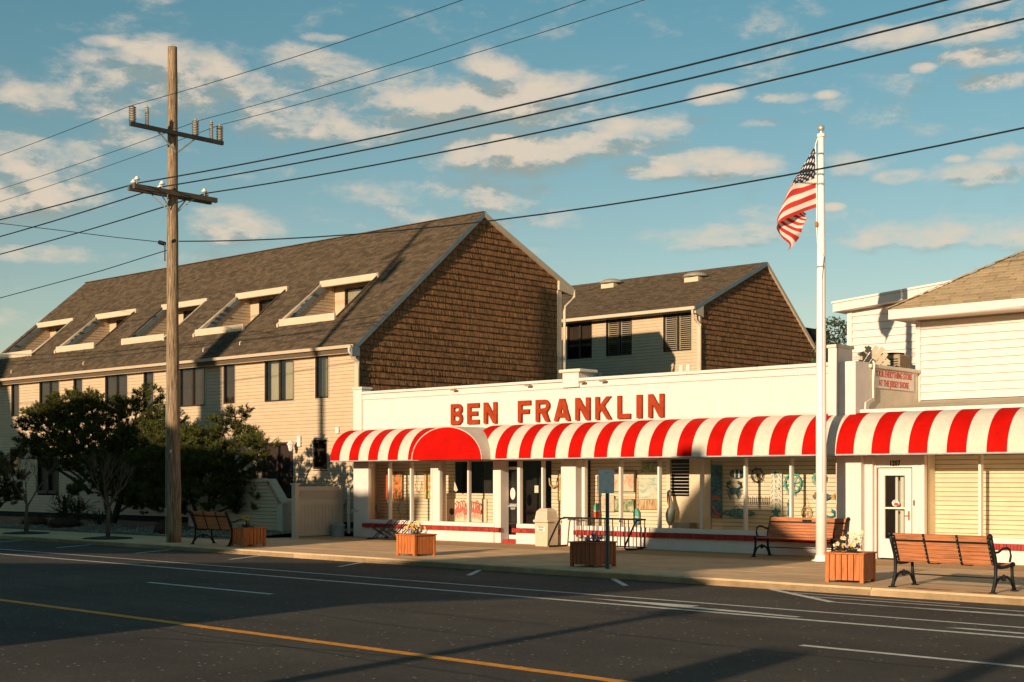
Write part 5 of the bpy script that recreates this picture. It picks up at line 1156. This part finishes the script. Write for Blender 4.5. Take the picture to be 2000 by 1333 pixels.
def crab(label, cx, cz, s, mat, rot=0.0):
    t = hang('hanging_crab', label, 'wall ornament', cx, cz); y = DYY-0.03
    def R(dx, dz): c, s_ = math.cos(rot), math.sin(rot); return (cx+s*(dx*c-dz*s_), y, cz+s*(dx*s_+dz*c))
    m = MB(); b = [R(.42*math.cos(a*PI/10),.26*math.sin(a*PI/10)) for a in range(20)]
    m.add([(p[0],y-.03,p[2]) for p in b]+[(p[0],y,p[2]) for p in b], [tuple(range(19,-1,-1))]+[(i,(i+1)%20,(i+1)%20+20,i+20) for i in range(20)]); part('shell', m, mat, t)
    for sx in (-1,1):
        for k in range(4):
            a = -0.1-0.45*k; p0 = R(sx*.34*math.cos(a*.7),-.05+.2*math.sin(a)); p1 = R(sx*(.72-.10*k),-.05-.22*k+.1); p2 = R(sx*(.66-.12*k),-.35-.17*k); part('leg', MB().tube([p0,p1,p2],[.05*s,.05*s,.015*s],6), mat, t)
        part('claw', MB().tube([R(sx*.34,.14),R(sx*.72,.32),R(sx*.62,.62),R(sx*.36,.80)],[.06*s,.09*s,.13*s,.03*s],6).tube([R(sx*.60,.55),R(sx*.42,.55),R(sx*.30,.66)],[.06*s,.05*s,.01*s],6), mat, t)
crab('dark teal metal crab in the window left of the ship wheel', -19.24, 1.50, 0.29, 'darkteal')
crab('green crab low behind the flagpole in the last bay', -16.68, 0.86, 0.30, 'teal', -0.15)
def wheel(label, cx, cz, r, mat, band=None, nsp=8, yy=DYY-0.04):
    t = hang('ship_wheel', label, 'wall ornament', cx, cz); n = 24
    part('rim', MB().tube([(cx+r*math.cos(2*PI*i/n),yy,cz+r*math.sin(2*PI*i/n)) for i in range(n+1)], r*0.11, 6, False), mat, t, smooth=True)
    for i in range(nsp): a = 2*PI*i/nsp+0.2; part('spoke', MB().tube([(cx,yy,cz),(cx+r*1.42*math.cos(a),yy,cz+r*1.42*math.sin(a))], r*0.05, 5), mat, t)
    part('hub', MB().ball((cx,yy,cz),r*0.2,8,6,(1,.4,1)), mat, t)
wheel('black ship wheel ornament high in the right display window', -18.57, 1.87, 0.16, 'ink')
wheel('large teal ship wheel ornament behind a mullion', -17.57, 1.68, 0.22, 'mint')
wheel('small sandy rope ship wheel hanging by a string', -17.20, 0.98, 0.13, 'sandy', nsp=10)
tag(part('hanging_string', MB().tube([(-17.28,DYY-.03,1.10),(-17.24,DYY-.02,1.43),(-17.12,DYY-.03,1.10)],0.005,4), 'straw', None), 'thin string holding the sandy ship wheel', 'string')
rg = hang('ring_buoy','mint ring buoy with tan bands behind the flagpole','ring buoy',-16.85,1.80); n = 24
part('ring', MB().tube([(-16.85+.15*math.cos(2*PI*i/n),DYY-.05,1.79+.15*math.sin(2*PI*i/n)) for i in range(n+1)],.042,8,False), 'mint', rg, smooth=True)
for a in (0.3,1.9,3.4,5.0): part('band', MB().tube([(-16.85+.15*math.cos(a-.12),DYY-.05,1.79+.15*math.sin(a-.12)),(-16.85+.15*math.cos(a+.12),DYY-.05,1.79+.15*math.sin(a+.12))],.045,8), 'straw', rg)
def fish(label, x0, x1, z0, z1, body, tail, stripe=None):
    t = hang('fish_ornament', label, 'wall ornament', (x0+x1)/2, z0); y = DYY-.03; c = (z0+z1)/2; h = (z1-z0)/2; L = x1-x0
    pts = [(x0+L*.78*(0.5-0.5*math.cos(PI*i/10)), c+h*math.sin(PI*i/10)) for i in range(11)] + [(x0+L*.78*(0.5+0.5*math.cos(PI*i/10)), c-h*math.sin(PI*i/10)) for i in range(1,10)]
    part('body', MB().prism(pts,'y',y-.02,y), body, t); part('tail', MB().prism([(x0+L*.76,c),(x1,c+h),(x1-L*.05,c),(x1,c-h)],'y',y-.021,y-.003), tail, t)
    if stripe:
        for f in (.28,.52): part('stripe', MB().prism([(x0+L*f,c-h*.9),(x0+L*(f+.08),c-h*.9),(x0+L*(f+.08),c+h*.9),(x0+L*f,c+h*.9)],'y',y-.025,y-.0205), stripe, t)
fish('dark striped wooden fish above the teal crab', -19.36, -18.86, 1.80, 2.02, 'darkteal', 'darkteal', 'pelwhite')
fish('wooden fish with orange tail just right of the flagpole', -17.03, -16.42, 1.28, 1.46, 'blue_art', 'straw', 'pelwhite')
t = hang('surfboard_sign','long pointed teal speckled oval sign hung by a cord','wall ornament',-19.1,0.93)
part('board', MB().prism([(-19.11+.47*math.cos(a*PI/14),.935+.115*math.sin(a*PI/14)*(1-0.25*abs(math.cos(a*PI/14)))) for a in range(28)],'y',DYY-.05,DYY-.02), 'speckled_teal', t)
part('cord', MB().tube([(-19.3,DYY-.03,1.03),(-19.1,DYY-.01,1.17),(-18.9,DYY-.03,1.03)],.006,4), 'ink', t)
t = hang('coat_hooks','row of black pointed coat hooks on the slatted wall','coat hooks',-18.5,1.2)
for i in range(11): x = -18.82+i*.06; part('hook', MB().tube([(x,DYY-.03,1.36-.03*(i%2)),(x+.01,DYY-.04,1.17),(x-.015,DYY-.07,1.15),(x-.02,DYY-.08,1.20)],.008,5), 'ink', t)
# tall welcome boards
def welcome(label, x0, x1, z0, z1, mat, tmat, zt, size):
    t = hang('welcome_board', label, 'sign', (x0+x1)/2, z0); board(t, 'plank', x0, x1, z0, z1, mat)
    for i, ch in enumerate('WELCOME'): lettering('letter', ch, size, tmat, t, ((x0+x1)/2, DYY-.034, zt-i*size*0.98), xs=0.9, extrude=.002)
    return t
t = welcome('blue vertical welcome board with beach umbrella and chair picture', -19.93, -19.62, 0.82, 2.13, 'blue_art', 'ink', 2.00, 0.105); y = DYY-.032
part('umbrella', MB().add([(-19.92,y,1.22),(-19.86,y,1.33),(-19.76,y,1.37),(-19.66,y,1.33),(-19.63,y,1.24),(-19.78,y,1.27)],[tuple(range(6))]), 'coral', t)
part('deck_chair', MB().bar((-19.86,y,1.10),(-19.74,y,.90),.05,.01,up=(0,1,0)).bar((-19.76,y,.90),(-19.63,y,.92),.04,.01,up=(0,1,0)).bar((-19.9,y,.86),(-19.66,y,.84),.05,.01,up=(0,1,0)), 'flampink', t)
t = welcome('cream vertical welcome board with teal starfish', -18.19, -17.88, 0.66, 2.0, 'birdwhite', 'ink', 1.83, 0.115)
def star(cx, cz, r, mat, t, y): part('starfish', MB().add([(cx+(r if i%2==0 else r*.42)*math.sin(i*PI/5),y,cz+(r if i%2==0 else r*.42)*math.cos(i*PI/5)) for i in range(10)]+[(cx,y-.01,cz)], [(i,(i+1)%10,10) for i in range(10)]), mat, t)
star(-18.06,1.92,.07,'teal',t,DYY-.036); star(-17.95,1.55,.045,'teal',t,DYY-.036); star(-18.04,.97,.16,'teal',t,DYY-.036); board(t,'blue_foot',-18.188,-17.882,.662,.84,'blue_art',DYY-.002,.031)
for i in range(9):
    z = .95+i*.12
    if z < 1.9: part('coral_sprig', MB().bar((-18.17,DYY-.033,z),(-18.12,DYY-.033,z+.09),.012,.003,up=(0,1,0)).bar((-17.90,DYY-.033,z+.03),(-17.96,DYY-.033,z+.12),.012,.003,up=(0,1,0)), 'darkteal', t)
t = hang('seahorse_ornament','thin teal and orange seahorse behind a mullion','wall ornament',-17.7,1.0)
part('body', MB().tube([(-17.68,DYY-.03,1.28),(-17.72,DYY-.03,1.20),(-17.67,DYY-.03,1.08),(-17.70,DYY-.03,.95),(-17.67,DYY-.03,.86),(-17.69,DYY-.03,.83)],[.02,.022,.03,.02,.012,.008],6), 'teal', t)
for lb, cx, z0, z1, zs, c2 in [('mint and red buoy paddle left of the grey road sign',-23.58,.74,1.13,1.87,'coral'),('mint and blue buoy paddle above the bicycle rack end',-22.25,.60,1.0,1.80,'lightblue')]:
    t = hang('buoy_paddle', lb, 'wall ornament', cx, z0); zm = z0+(z1-z0)*.42; y0, y1 = DYY-.08, DYY-.03; w = .085
    part('upper_blade', MB().prism([(cx-w,zm+.03),(cx+w,zm+.03),(cx+w,z1-.1),(cx+.03,z1),(cx-.03,z1),(cx-w,z1-.1)],'y',y0,y1), 'mint', t); part('white_band', MB().prism([(cx-w,zm),(cx+w,zm),(cx+w,zm+.028),(cx-w,zm+.028)],'y',y0,y1), 'birdwhite', t)
    part('lower_blade', MB().prism([(cx-w,z0+.04),(cx-w*.6,z0),(cx+w*.6,z0),(cx+w,z0+.04),(cx+w,zm-.002),(cx-w,zm-.002)],'y',y0,y1), c2, t); part('stick', MB().tube([(cx,DYY-.05,z1),(cx+.01,DYY-.04,zs)],.012,6), 'straw', t)
# pelican statue, bowl
t = hang('pelican_statue','tall grey pelican statue standing in the window beside the louvres','statue',-21.02,0.5); y = 28.95
part('body', MB().tube([(-21.0,y,.60),(-21.02,y,.72),(-21.02,y,.86),(-20.99,y,1.00),(-20.97,y,1.10),(-21.0,y,1.22),(-21.04,y,1.34),(-21.05,y,1.44),(-21.04,y,1.50)],[.06,.11,.13,.11,.06,.042,.045,.06,.02],10), 'pelgrey', t, smooth=True)
part('head', MB().ball((-21.05,y-.02,1.40),.055,8,6,(1,1,1.7)), 'pelwhite', t, smooth=True)
part('bill', MB().tube([(-21.04,y-.06,1.38),(-21.01,y-.10,1.22),(-20.97,y-.12,1.05)],[.035,.03,.008],6), 'beak', t, smooth=True)
for dx in (-.05,.05): part('leg', MB().tube([(-21.0+dx,y,.62),(-21.0+dx,y,.50)],.015,6), 'pelgrey', t)
t = hang('storage_tub','pale rectangular tub on the display floor','tub',-20.55,0.5)
part('tub', MB().prism([(-20.80,.502),(-20.30,.502),(-20.26,.66),(-20.84,.66)],'y',28.75,29.05), 'galv', t); part('tub_rim', MB().box(-20.86,-20.24,28.73,29.07,.661,.68), 'galv', t)
t = hang('horseshoe_garland','two tan curved oars hung beside the entrance','wall ornament',-25.2,1.6)
for cx in (-25.12,-24.72): part('curved_oar', MB().tube([(cx-.17,DYY-.03,1.80),(cx-.15,DYY-.03,1.62),(cx-.05,DYY-.03,1.54),(cx+.07,DYY-.03,1.58),(cx+.13,DYY-.03,1.80)],.022,6), 'straw', t)
for lb, cx, zz, sc in [('grey heron statue in the left window',-32.05,.52,1.0),('second grey heron statue below the branch garland',-31.05,.52,1.0)]:
    t = thing('heron_statue', lb, 'statue', (cx,28.9,zz)); part('body', MB().ball((cx,28.9,zz+.34),.09,8,6,(1,.8,1.7)).tube([(cx,28.9,zz+.45),(cx+.04,28.9,zz+.58),(cx-.02,28.9,zz+.66),(cx+.0,28.9,zz+.74),(cx-.10,28.9,zz+.72)],[.035,.025,.022,.03,.006],6), 'pelgrey', t, smooth=True)
    part('legs', MB().tube([(cx-.02,28.9,zz),(cx-.02,28.9,zz+.25)],.01,5).tube([(cx+.03,28.9,zz),(cx+.03,28.9,zz+.25)],.01,5), 'pelgrey', t)
t = hang('branch_garland','thin dark branch garland hanging in the left window','garland',-31.04,1.2); m = MB()
for i in range(16):
    z = 1.85-i*.08; m.tube([(-31.04,DYY-.02,z),(-31.04+random.choice((-1,1))*random.uniform(.05,.12),DYY-.04,z-.07)],.006,4)
m.tube([(-31.04,DYY-.02,1.86),(-31.03,DYY-.02,.55)],.007,4); part('branches', m, 'bark', t)
t = hang('twig_loop','looped twig ornament in the third bay of the left window','wall ornament',-30.6,1.5)
part('loop', MB().tube([(-30.62,DYY-.02,2.0),(-30.60,DYY-.02,1.75),(-30.66,DYY-.02,1.6),(-30.62,DYY-.02,1.42),(-30.5,DYY-.02,1.36),(-30.42,DYY-.02,1.5),(-30.40,DYY-.02,1.7)],.009,5), 'bark', t)
t = thing('papers','pale papers hanging inside the dark shop window','paper',(-28.5,28.8,1.45))
part('sheet', MB().add([(-28.62,28.8,1.72),(-28.48,28.8,1.45),(-28.60,28.82,1.40)],[(0,1,2)]), 'birdwhite', t); part('sheet', MB().add([(-28.72,28.9,1.7),(-28.75,28.9,1.45),(-28.66,28.9,1.42)],[(0,1,2)]), 'birdwhite', t)
t = thing('inside_notice','small white notice inside the glass beside the door','notice',(-25.35,28.7,1.5)); part('sheet', MB().box(-25.42,-25.28,28.7,28.705,1.40,1.60), 'birdwhite', t)

# ================================================================== TREES AND PLANTS
def pad_points(pads, cy, rnd, dens):
    out = []
    for (x, z, rx, rz) in pads:
        n = int(dens*rx*(0.5+rz)); ry = max(0.5, rx*0.75); oy = cy+rnd.uniform(-.5,.5)
        for _ in range(n):
            while True:
                a, b, c = rnd.uniform(-1,1), rnd.uniform(-1,1), rnd.uniform(-1,1); q = a*a+b*b+c*c
                if q < 1 and (q > 0.2 or rnd.random() < .4): break
            out.append((x+a*rx, oy+b*ry, z+c*rz, a, b, c))
    return out
def pine(label, base, cy, pads, seed, dens, trunk_pts, mat='pine'):
    rnd = random.Random(seed); t = thing('pine_tree', label, 'pine tree', base, group='shaggy pines in front of the condominium'); m = MB(); bm_ = MB()
    for (x, y, z, a, b, c) in pad_points(pads, cy, rnd, dens/6.5):
        c0 = Vector((x,y,z)); base_d = Vector((a*0.9, b*0.9, 0.35+c*0.5+rnd.random()*0.4)).normalized()
        for q in range(7):
            up = (base_d + Vector((rnd.gauss(0,.55), rnd.gauss(0,.55), abs(rnd.gauss(0,.35))))).normalized(); L = rnd.uniform(.16,.34); s0 = c0+up*0.03
            side = up.cross(Vector((rnd.random(),rnd.random(),.1))).normalized(); oth = up.cross(side)
            for k in range(28):
                h = rnd.random()**0.7; an = rnd.uniform(0,2*PI); d = (side*math.cos(an)+oth*math.sin(an)) + up*rnd.uniform(.5,1.2); d.normalize()
                p = s0+up*L*h; w = d.cross(Vector((rnd.random()-.5,rnd.random()-.5,rnd.random()-.5))).normalized()*0.010; ln = rnd.uniform(.07,.12)
                m.add([p-w, p+w, p+d*ln], [(0,1,2)])
    part('needles', m, mat, t, stuff=True)
    b0 = Vector(base)
    for tp in trunk_pts: part('trunk', MB().tube([tuple(b0+Vector(q)) for q in tp], [0.14*(1-0.6*i/(len(tp)-1)) for i in range(len(tp))], 8), 'bark', t, smooth=True)
    for (x, z, rx, rz) in pads:
        s0 = Vector((b0.x+(x-b0.x)*0.35, cy, max(0.5, b0.z+(z-b0.z)*0.55))); e = Vector((x, cy, z-rz*0.3)); bm_.tube([s0, s0.lerp(e,.5)+Vector((0,0,.08)), e], [.05,.035,.015], 5)
        for _ in range(5): bm_.tube([e, e+Vector((rnd.uniform(-rx,rx)*.8, rnd.uniform(-.6,.6), rnd.uniform(-.1,rz)))], [.02,.006], 4)
    part('limbs', bm_, 'bark', t)
    return t
padsA = [(-51.2,4.15,1.0,.38),(-52.2,3.2,.7,.28),(-49.4,4.65,1.2,.38),(-47.6,4.55,1.3,.45),(-45.5,4.35,1.1,.42),(-44.1,4.75,.35,.42),(-43.2,3.75,.9,.40),(-42.4,4.05,.5,.25),
  (-49.8,3.55,1.7,.45),(-46.9,3.45,2.0,.55),(-44.4,3.2,1.5,.5),(-51.8,2.65,.7,.2),(-48.3,2.6,1.6,.40),(-45.4,2.35,1.8,.5),(-47.0,1.35,.8,.3),(-43.3,2.4,1.2,.5),(-50.3,4.3,.8,.3),(-45.0,1.6,.9,.4),(-43.8,1.5,1.0,.5),(-51.9,3.9,.5,.3),(-49.9,2.2,.9,.25),(-46.0,1.9,1.5,.5),(-44.4,1.0,1.2,.45),(-50.5,3.0,1.2,.4),(-48.6,4.1,1.6,.4),(-43.0,1.6,1.2,.6),(-42.6,2.9,.9,.5),(-47.3,2.9,1.6,.4)]
pine('broad spreading dark pine left of the utility pole', (-46.2,28.3,0.05), 28.3, padsA, 11, 340, [[(0,0,0),(-.3,0,.8),(-.5,0,1.7),(-1.2,0,3.0)],[(.1,0,0),(.5,.1,1.0),(1.0,0,2.4),(1.6,0,3.4)]])
padsB = [(-41.9,3.3,.7,.4),(-40.6,3.0,.9,.4),(-39.6,3.1,.8,.35),(-38.5,3.55,.35,.40),(-38.2,3.9,.18,.22),(-37.9,3.1,.4,.35),(-37.4,2.75,.6,.28),(-36.9,3.0,.18,.3),(-40.6,2.3,1.7,.55),(-38.7,2.3,1.1,.5),(-40.8,1.4,1.8,.6),(-38.9,1.3,1.2,.6),(-37.9,1.9,.7,.4),(-42.0,2.1,1.0,.6),(-42.9,3.3,.5,.5),(-43.2,2.0,.9,.7),(-37.7,1.0,.7,.5),(-42.4,1.0,1.2,.5),(-36.2,2.95,.10,.30),(-36.9,2.3,.4,.3)]
pine('dense bushy pine between the utility pole and the stair', (-40.0,28.2,0.05), 27.9, padsB, 12, 380, [[(0,0,0),(.2,0,.8),(.4,0,2.0)],[(-.2,0,0),(-.8,0,1.0),(-1.2,0,2.2)]])
padsC = [(-54.6,2.3,1.2,.4),(-53.7,1.7,.9,.4),(-54.5,1.1,1.2,.5),(-53.4,1.0,.6,.4)]
pine('low pine cut by the left edge of the picture', (-54.6,28.0,0.05), 28.0, padsC, 13, 340, [[(0,0,0),(.2,0,.6),(.3,0,1.2)]])
def bare(label, base, H, seed, spread):
    rnd = random.Random(seed); t = thing('young_street_tree', label, 'tree', base, group='young trees in kerbside tree pits'); b = Vector(base)
    part('trunk', MB().tube([b, b+Vector((.02,0,.5)), b+Vector((.05,0,.95))], [.075,.06,.05], 8), 'twig', t, smooth=True); m = MB()
    def grow(p, d, L, r, k):
        q = p+d*L*.5+Vector((rnd.gauss(0,.02),rnd.gauss(0,.02),.02)); e = p+d*L; m.tube([p,q,e],[r,r*.8,r*.55],5)
        if k == 0: return
        for _ in range(rnd.choice((2,3))):
            nd = (d+Vector((rnd.gauss(0,spread),rnd.gauss(0,spread),rnd.uniform(0,.35)))).normalized(); grow(e, nd, L*rnd.uniform(.6,.85), r*.55, k-1)
    for i in range(5): a = i*2*PI/5+rnd.random(); grow(b+Vector((.05,0,.85+.03*i)), Vector((math.cos(a)*.5,math.sin(a)*.5,.85)).normalized(), H*.26, .028, 4)
    part('branches', m, 'twig', t)
    mm = MB(); mm.lathe((b.x,b.y,0.0), [(0.75,0.004),(0.70,0.03),(0.2,0.07),(0.01,0.08)], 20); p = part('mulch_bed', mm, 'mulch', t)
bare('bare young tree in a mulch circle left of the utility pole', (-36.9,22.50,0), 2.2, 21, .32)
bare('bare young tree in a mulch circle near the left edge', (-42.3,22.80,0), 2.4, 22, .30)
def yucca(label, base, n, L, seed):
    rnd = random.Random(seed); t = thing('yucca_plant', label, 'yucca', base, group='spiky yuccas in the gravel bed'); m = MB(); b = Vector(base)
    for _ in range(n):
        c = b+Vector((rnd.gauss(0,.22),rnd.gauss(0,.15),rnd.uniform(0,L*.7))); a = rnd.uniform(0,2*PI); e = rnd.uniform(-.1,1.3); d = Vector((math.cos(a)*math.cos(e),math.sin(a)*math.cos(e),math.sin(e))); w = d.cross(Vector((0,0,1))).normalized()*0.022; l = rnd.uniform(.35,.6)
        m.add([c-w,c+w,c+d*l*.6+w*.8,c+d*l+Vector((0,0,-.05)),c+d*l*.6-w*.8],[(0,1,2,3,4)])
    part('blades', m, 'leaf', t, stuff=True); part('stem', MB().tube([b,b+Vector((0,0,L*.8))],[.08,.05],6), 'bark', t)
yucca('tall spiky yucca in front of the siding at far left', (-51.3,29.3,.1), 150, 1.2, 31); yucca('spiky yucca beside the dark doorway', (-49.7,29.0,.1), 130, 1.0, 32); yucca('short yucca at the foot of the broad pine', (-45.2,27.2,.1), 60, .4, 33)
def shrub(label, base, rx, rz, seed):
    rnd = random.Random(seed); t = thing('low_shrub', label, 'shrub', base, group='clipped russet shrubs at the gravel edge'); m = MB(); b = Vector(base)
    for _ in range(int(1500*rx)):
        a, c = rnd.uniform(0,2*PI), math.acos(rnd.random()); r = rnd.uniform(.75,1.05); p = b+Vector((rx*r*math.sin(c)*math.cos(a), rx*.6*r*math.sin(c)*math.sin(a), rz*r*math.cos(c))); d = Vector((rnd.gauss(0,1),rnd.gauss(0,1),rnd.gauss(0,1)+.6)).normalized()*.06; w = d.cross(Vector((rnd.random(),.2,.5))).normalized()*.012
        m.add([p-w,p+w,p+d],[(0,1,2)])
    m.ball(tuple(b+Vector((0,0,rz*.35))), 1, 12, 8, (rx*.85, rx*.5, rz*.5)); part('foliage', m, 'shrub', t, stuff=True)
shrub('low russet shrub at the left edge of the gravel', (-47.6,26.0,.05), .75, .42, 41); shrub('long russet shrub between the two bare trees', (-44.7,25.6,.05), .85, .40, 42); shrub('rounded russet shrub left of the utility pole', (-38.4,25.4,.05), .40, .42, 43); shrub('small russet shrub behind the left bare tree', (-46.0,26.0,.05), .40, .34, 44)
def leafy(label, base, H, R, seed, mat='leaf', n=16000, cat='tree', zc=0.62):
    rnd = random.Random(seed); t = thing('broadleaf_tree', label, cat, base); b = Vector(base); m = MB(); blobs = [(rnd.gauss(0,R*.38),rnd.gauss(0,R*.38),H*zc+rnd.gauss(0,H*.14),R*rnd.uniform(.3,.5)) for _ in range(18)]
    for _ in range(n):
        x, y, z, r = rnd.choice(blobs); d = Vector((rnd.gauss(0,1),rnd.gauss(0,1),rnd.gauss(0,1))).normalized()*r*rnd.uniform(.6,1.05); p = b+Vector((x,y,z))+d; u = Vector((rnd.gauss(0,1),rnd.gauss(0,1),rnd.gauss(0,1))).normalized()*.07; w = u.cross(Vector((rnd.random(),rnd.random(),.3))).normalized()*.04
        m.add([p-w,p+u,p+w,p-u*.6],[(0,1,2,3)])
    part('crown', m, mat, t, stuff=True); part('trunk', MB().tube([b,b+Vector((.1,0,H*.4)),b+Vector((0,.1,H*.75))],[.22,.16,.06],8), 'bark', t)
leafy('dark leafy tree seen between the rear gable and the white buildings', (-27.2,50,0), 7.3, 1.7, 51, zc=0.66)

# ================================================================== ACROSS THE STREET, unseen behind the viewer
def block(name, label, cat, poly, y0, y1, mat, extra=None):
    cx = sum(p[0] for p in poly)/len(poly); t = thing(name, label, cat, (cx, y0, 0)); part('walls', MB().prism(poly,'y',y1,y0), mat, t); return t
b1 = block('shop_row_cutout', 'unseen shop row across the street, outline cut to the shadow it throws', 'building', [(-75,0),(-12.5,0),(-12.5,5.1),(-10.6,5.75),(-9.5,6.6),(-10.9,7.05),(-10.0,7.5),(-9.9,8.1),(-11.5,9.2),(-11.7,9.75),(-13.0,9.75),(-13.1,10.7),(-13.75,10.7),(-13.95,10.4),(-14.6,9.8),(-15.2,8.8),(-15.6,8.3),(-16.3,7.7),(-17.2,6.84),(-17.9,6.72),(-21.4,6.2),(-23.5,5.7),(-26.1,5.28),(-30,4.75),(-75,4.7)], -8.0, -8.7, 'siding')  # thin cutout, outline shaped to the edges of the evening shadow
for x in (-58,-50,-42,-34,-26,-20,-15): window(b1, x, x+1.5, 1.0, 2.4, -8.75, True, 'shade_white')
b2 = block('raised_shadow_cutout', 'invented raised cutout behind the viewer, shaped to throw the left-hand shadows', 'building', [(-75,5.7),(-30,5.75),(-24.2,6.8),(-24.3,7.3),(-24.65,8.1),(-24.3,9.9),(-26.3,9.7),(-28.5,10.3),(-31,10.8),(-37,11.2),(-38.1,12.6),(-38.15,17.4),(-39.4,17.4),(-39.6,13.15),(-41.5,13.0),(-50.5,11.9),(-54.3,13.5),(-55,15.6),(-57,17.4),(-75,18.4)], -8.0, -8.5, 'siding')  # invented raised shape, unseen; its outline leaves the lit band on the road
for x in (-60,-52,-46,-40,-35): part('piling', MB().tube([(x,-8.25,0),(x,-8.25,5.75)],.16,8), 'pole', b2)
p2 = thing('utility_pole', 'tall utility pole across the street, behind the viewer to the left', 'utility pole', (-33.1,-2.0,0))
part('shaft', MB().tube([(-33.15,-2,0),(-33.15,-2,21.2)],[.19,.13],12), 'pole', p2)
part('transformer', MB().tube([(-32.75,-2,17.7),(-32.75,-2,19.0)],.22,10), 'galv', p2); part('crossarm', MB().bar((-34.1,-1.95,19.2),(-32.2,-2.0,20.2),.12,.12), 'arm', p2)
for lb, x, h, r in [('slim lamp post across the street, behind the viewer', -7.95, 5.4, .16)]:
    t = thing('lamp_post', lb, 'lamp post', (x,-8,0)); part('post', MB().tube([(x,-8,0),(x+.15,-8,h)],[r,r*.8],8), 'galv', t); part('lamp_head', MB().ball((x+.2,-8,h+.1),.3,8,6,(1.3,1,.5)), 'galv', t)
t = thing('notice_board', 'square notice board on posts across the street, behind the viewer', 'sign', (-4.8,-8,0)); part('board', MB().bev(-5.1,-4.35,-8.05,-7.95,2.7,4.85,.01), 'arm', t); part('post', MB().bev(-4.85,-4.65,-8.12,-8.06,0,4.8,.01), 'arm', t)
t = thing('lamp_post', 'second lamp post across the street, directly behind the viewer', 'lamp post', (-2.5,-8,0)); part('post', MB().tube([(-2.6,-8,0),(-2.4,-8,6.5)],[.2,.14],8), 'galv', t)

b3 = block('sky_blocker', 'tall tan block added unseen behind the viewer to cut the sky light', 'building', [(8.5,0),(95,0),(95,15),(52,15),(52,13),(8.5,13)], -9.5, -24, 'siding')  # added block, unseen; holds back sky fill from behind on the right
for i in range(14):
    for z in (1.2, 5.0, 8.8): window(b3, 11+i*5.5, 12.8+i*5.5, z, z+1.7, -9.45, True, 'shade_white')
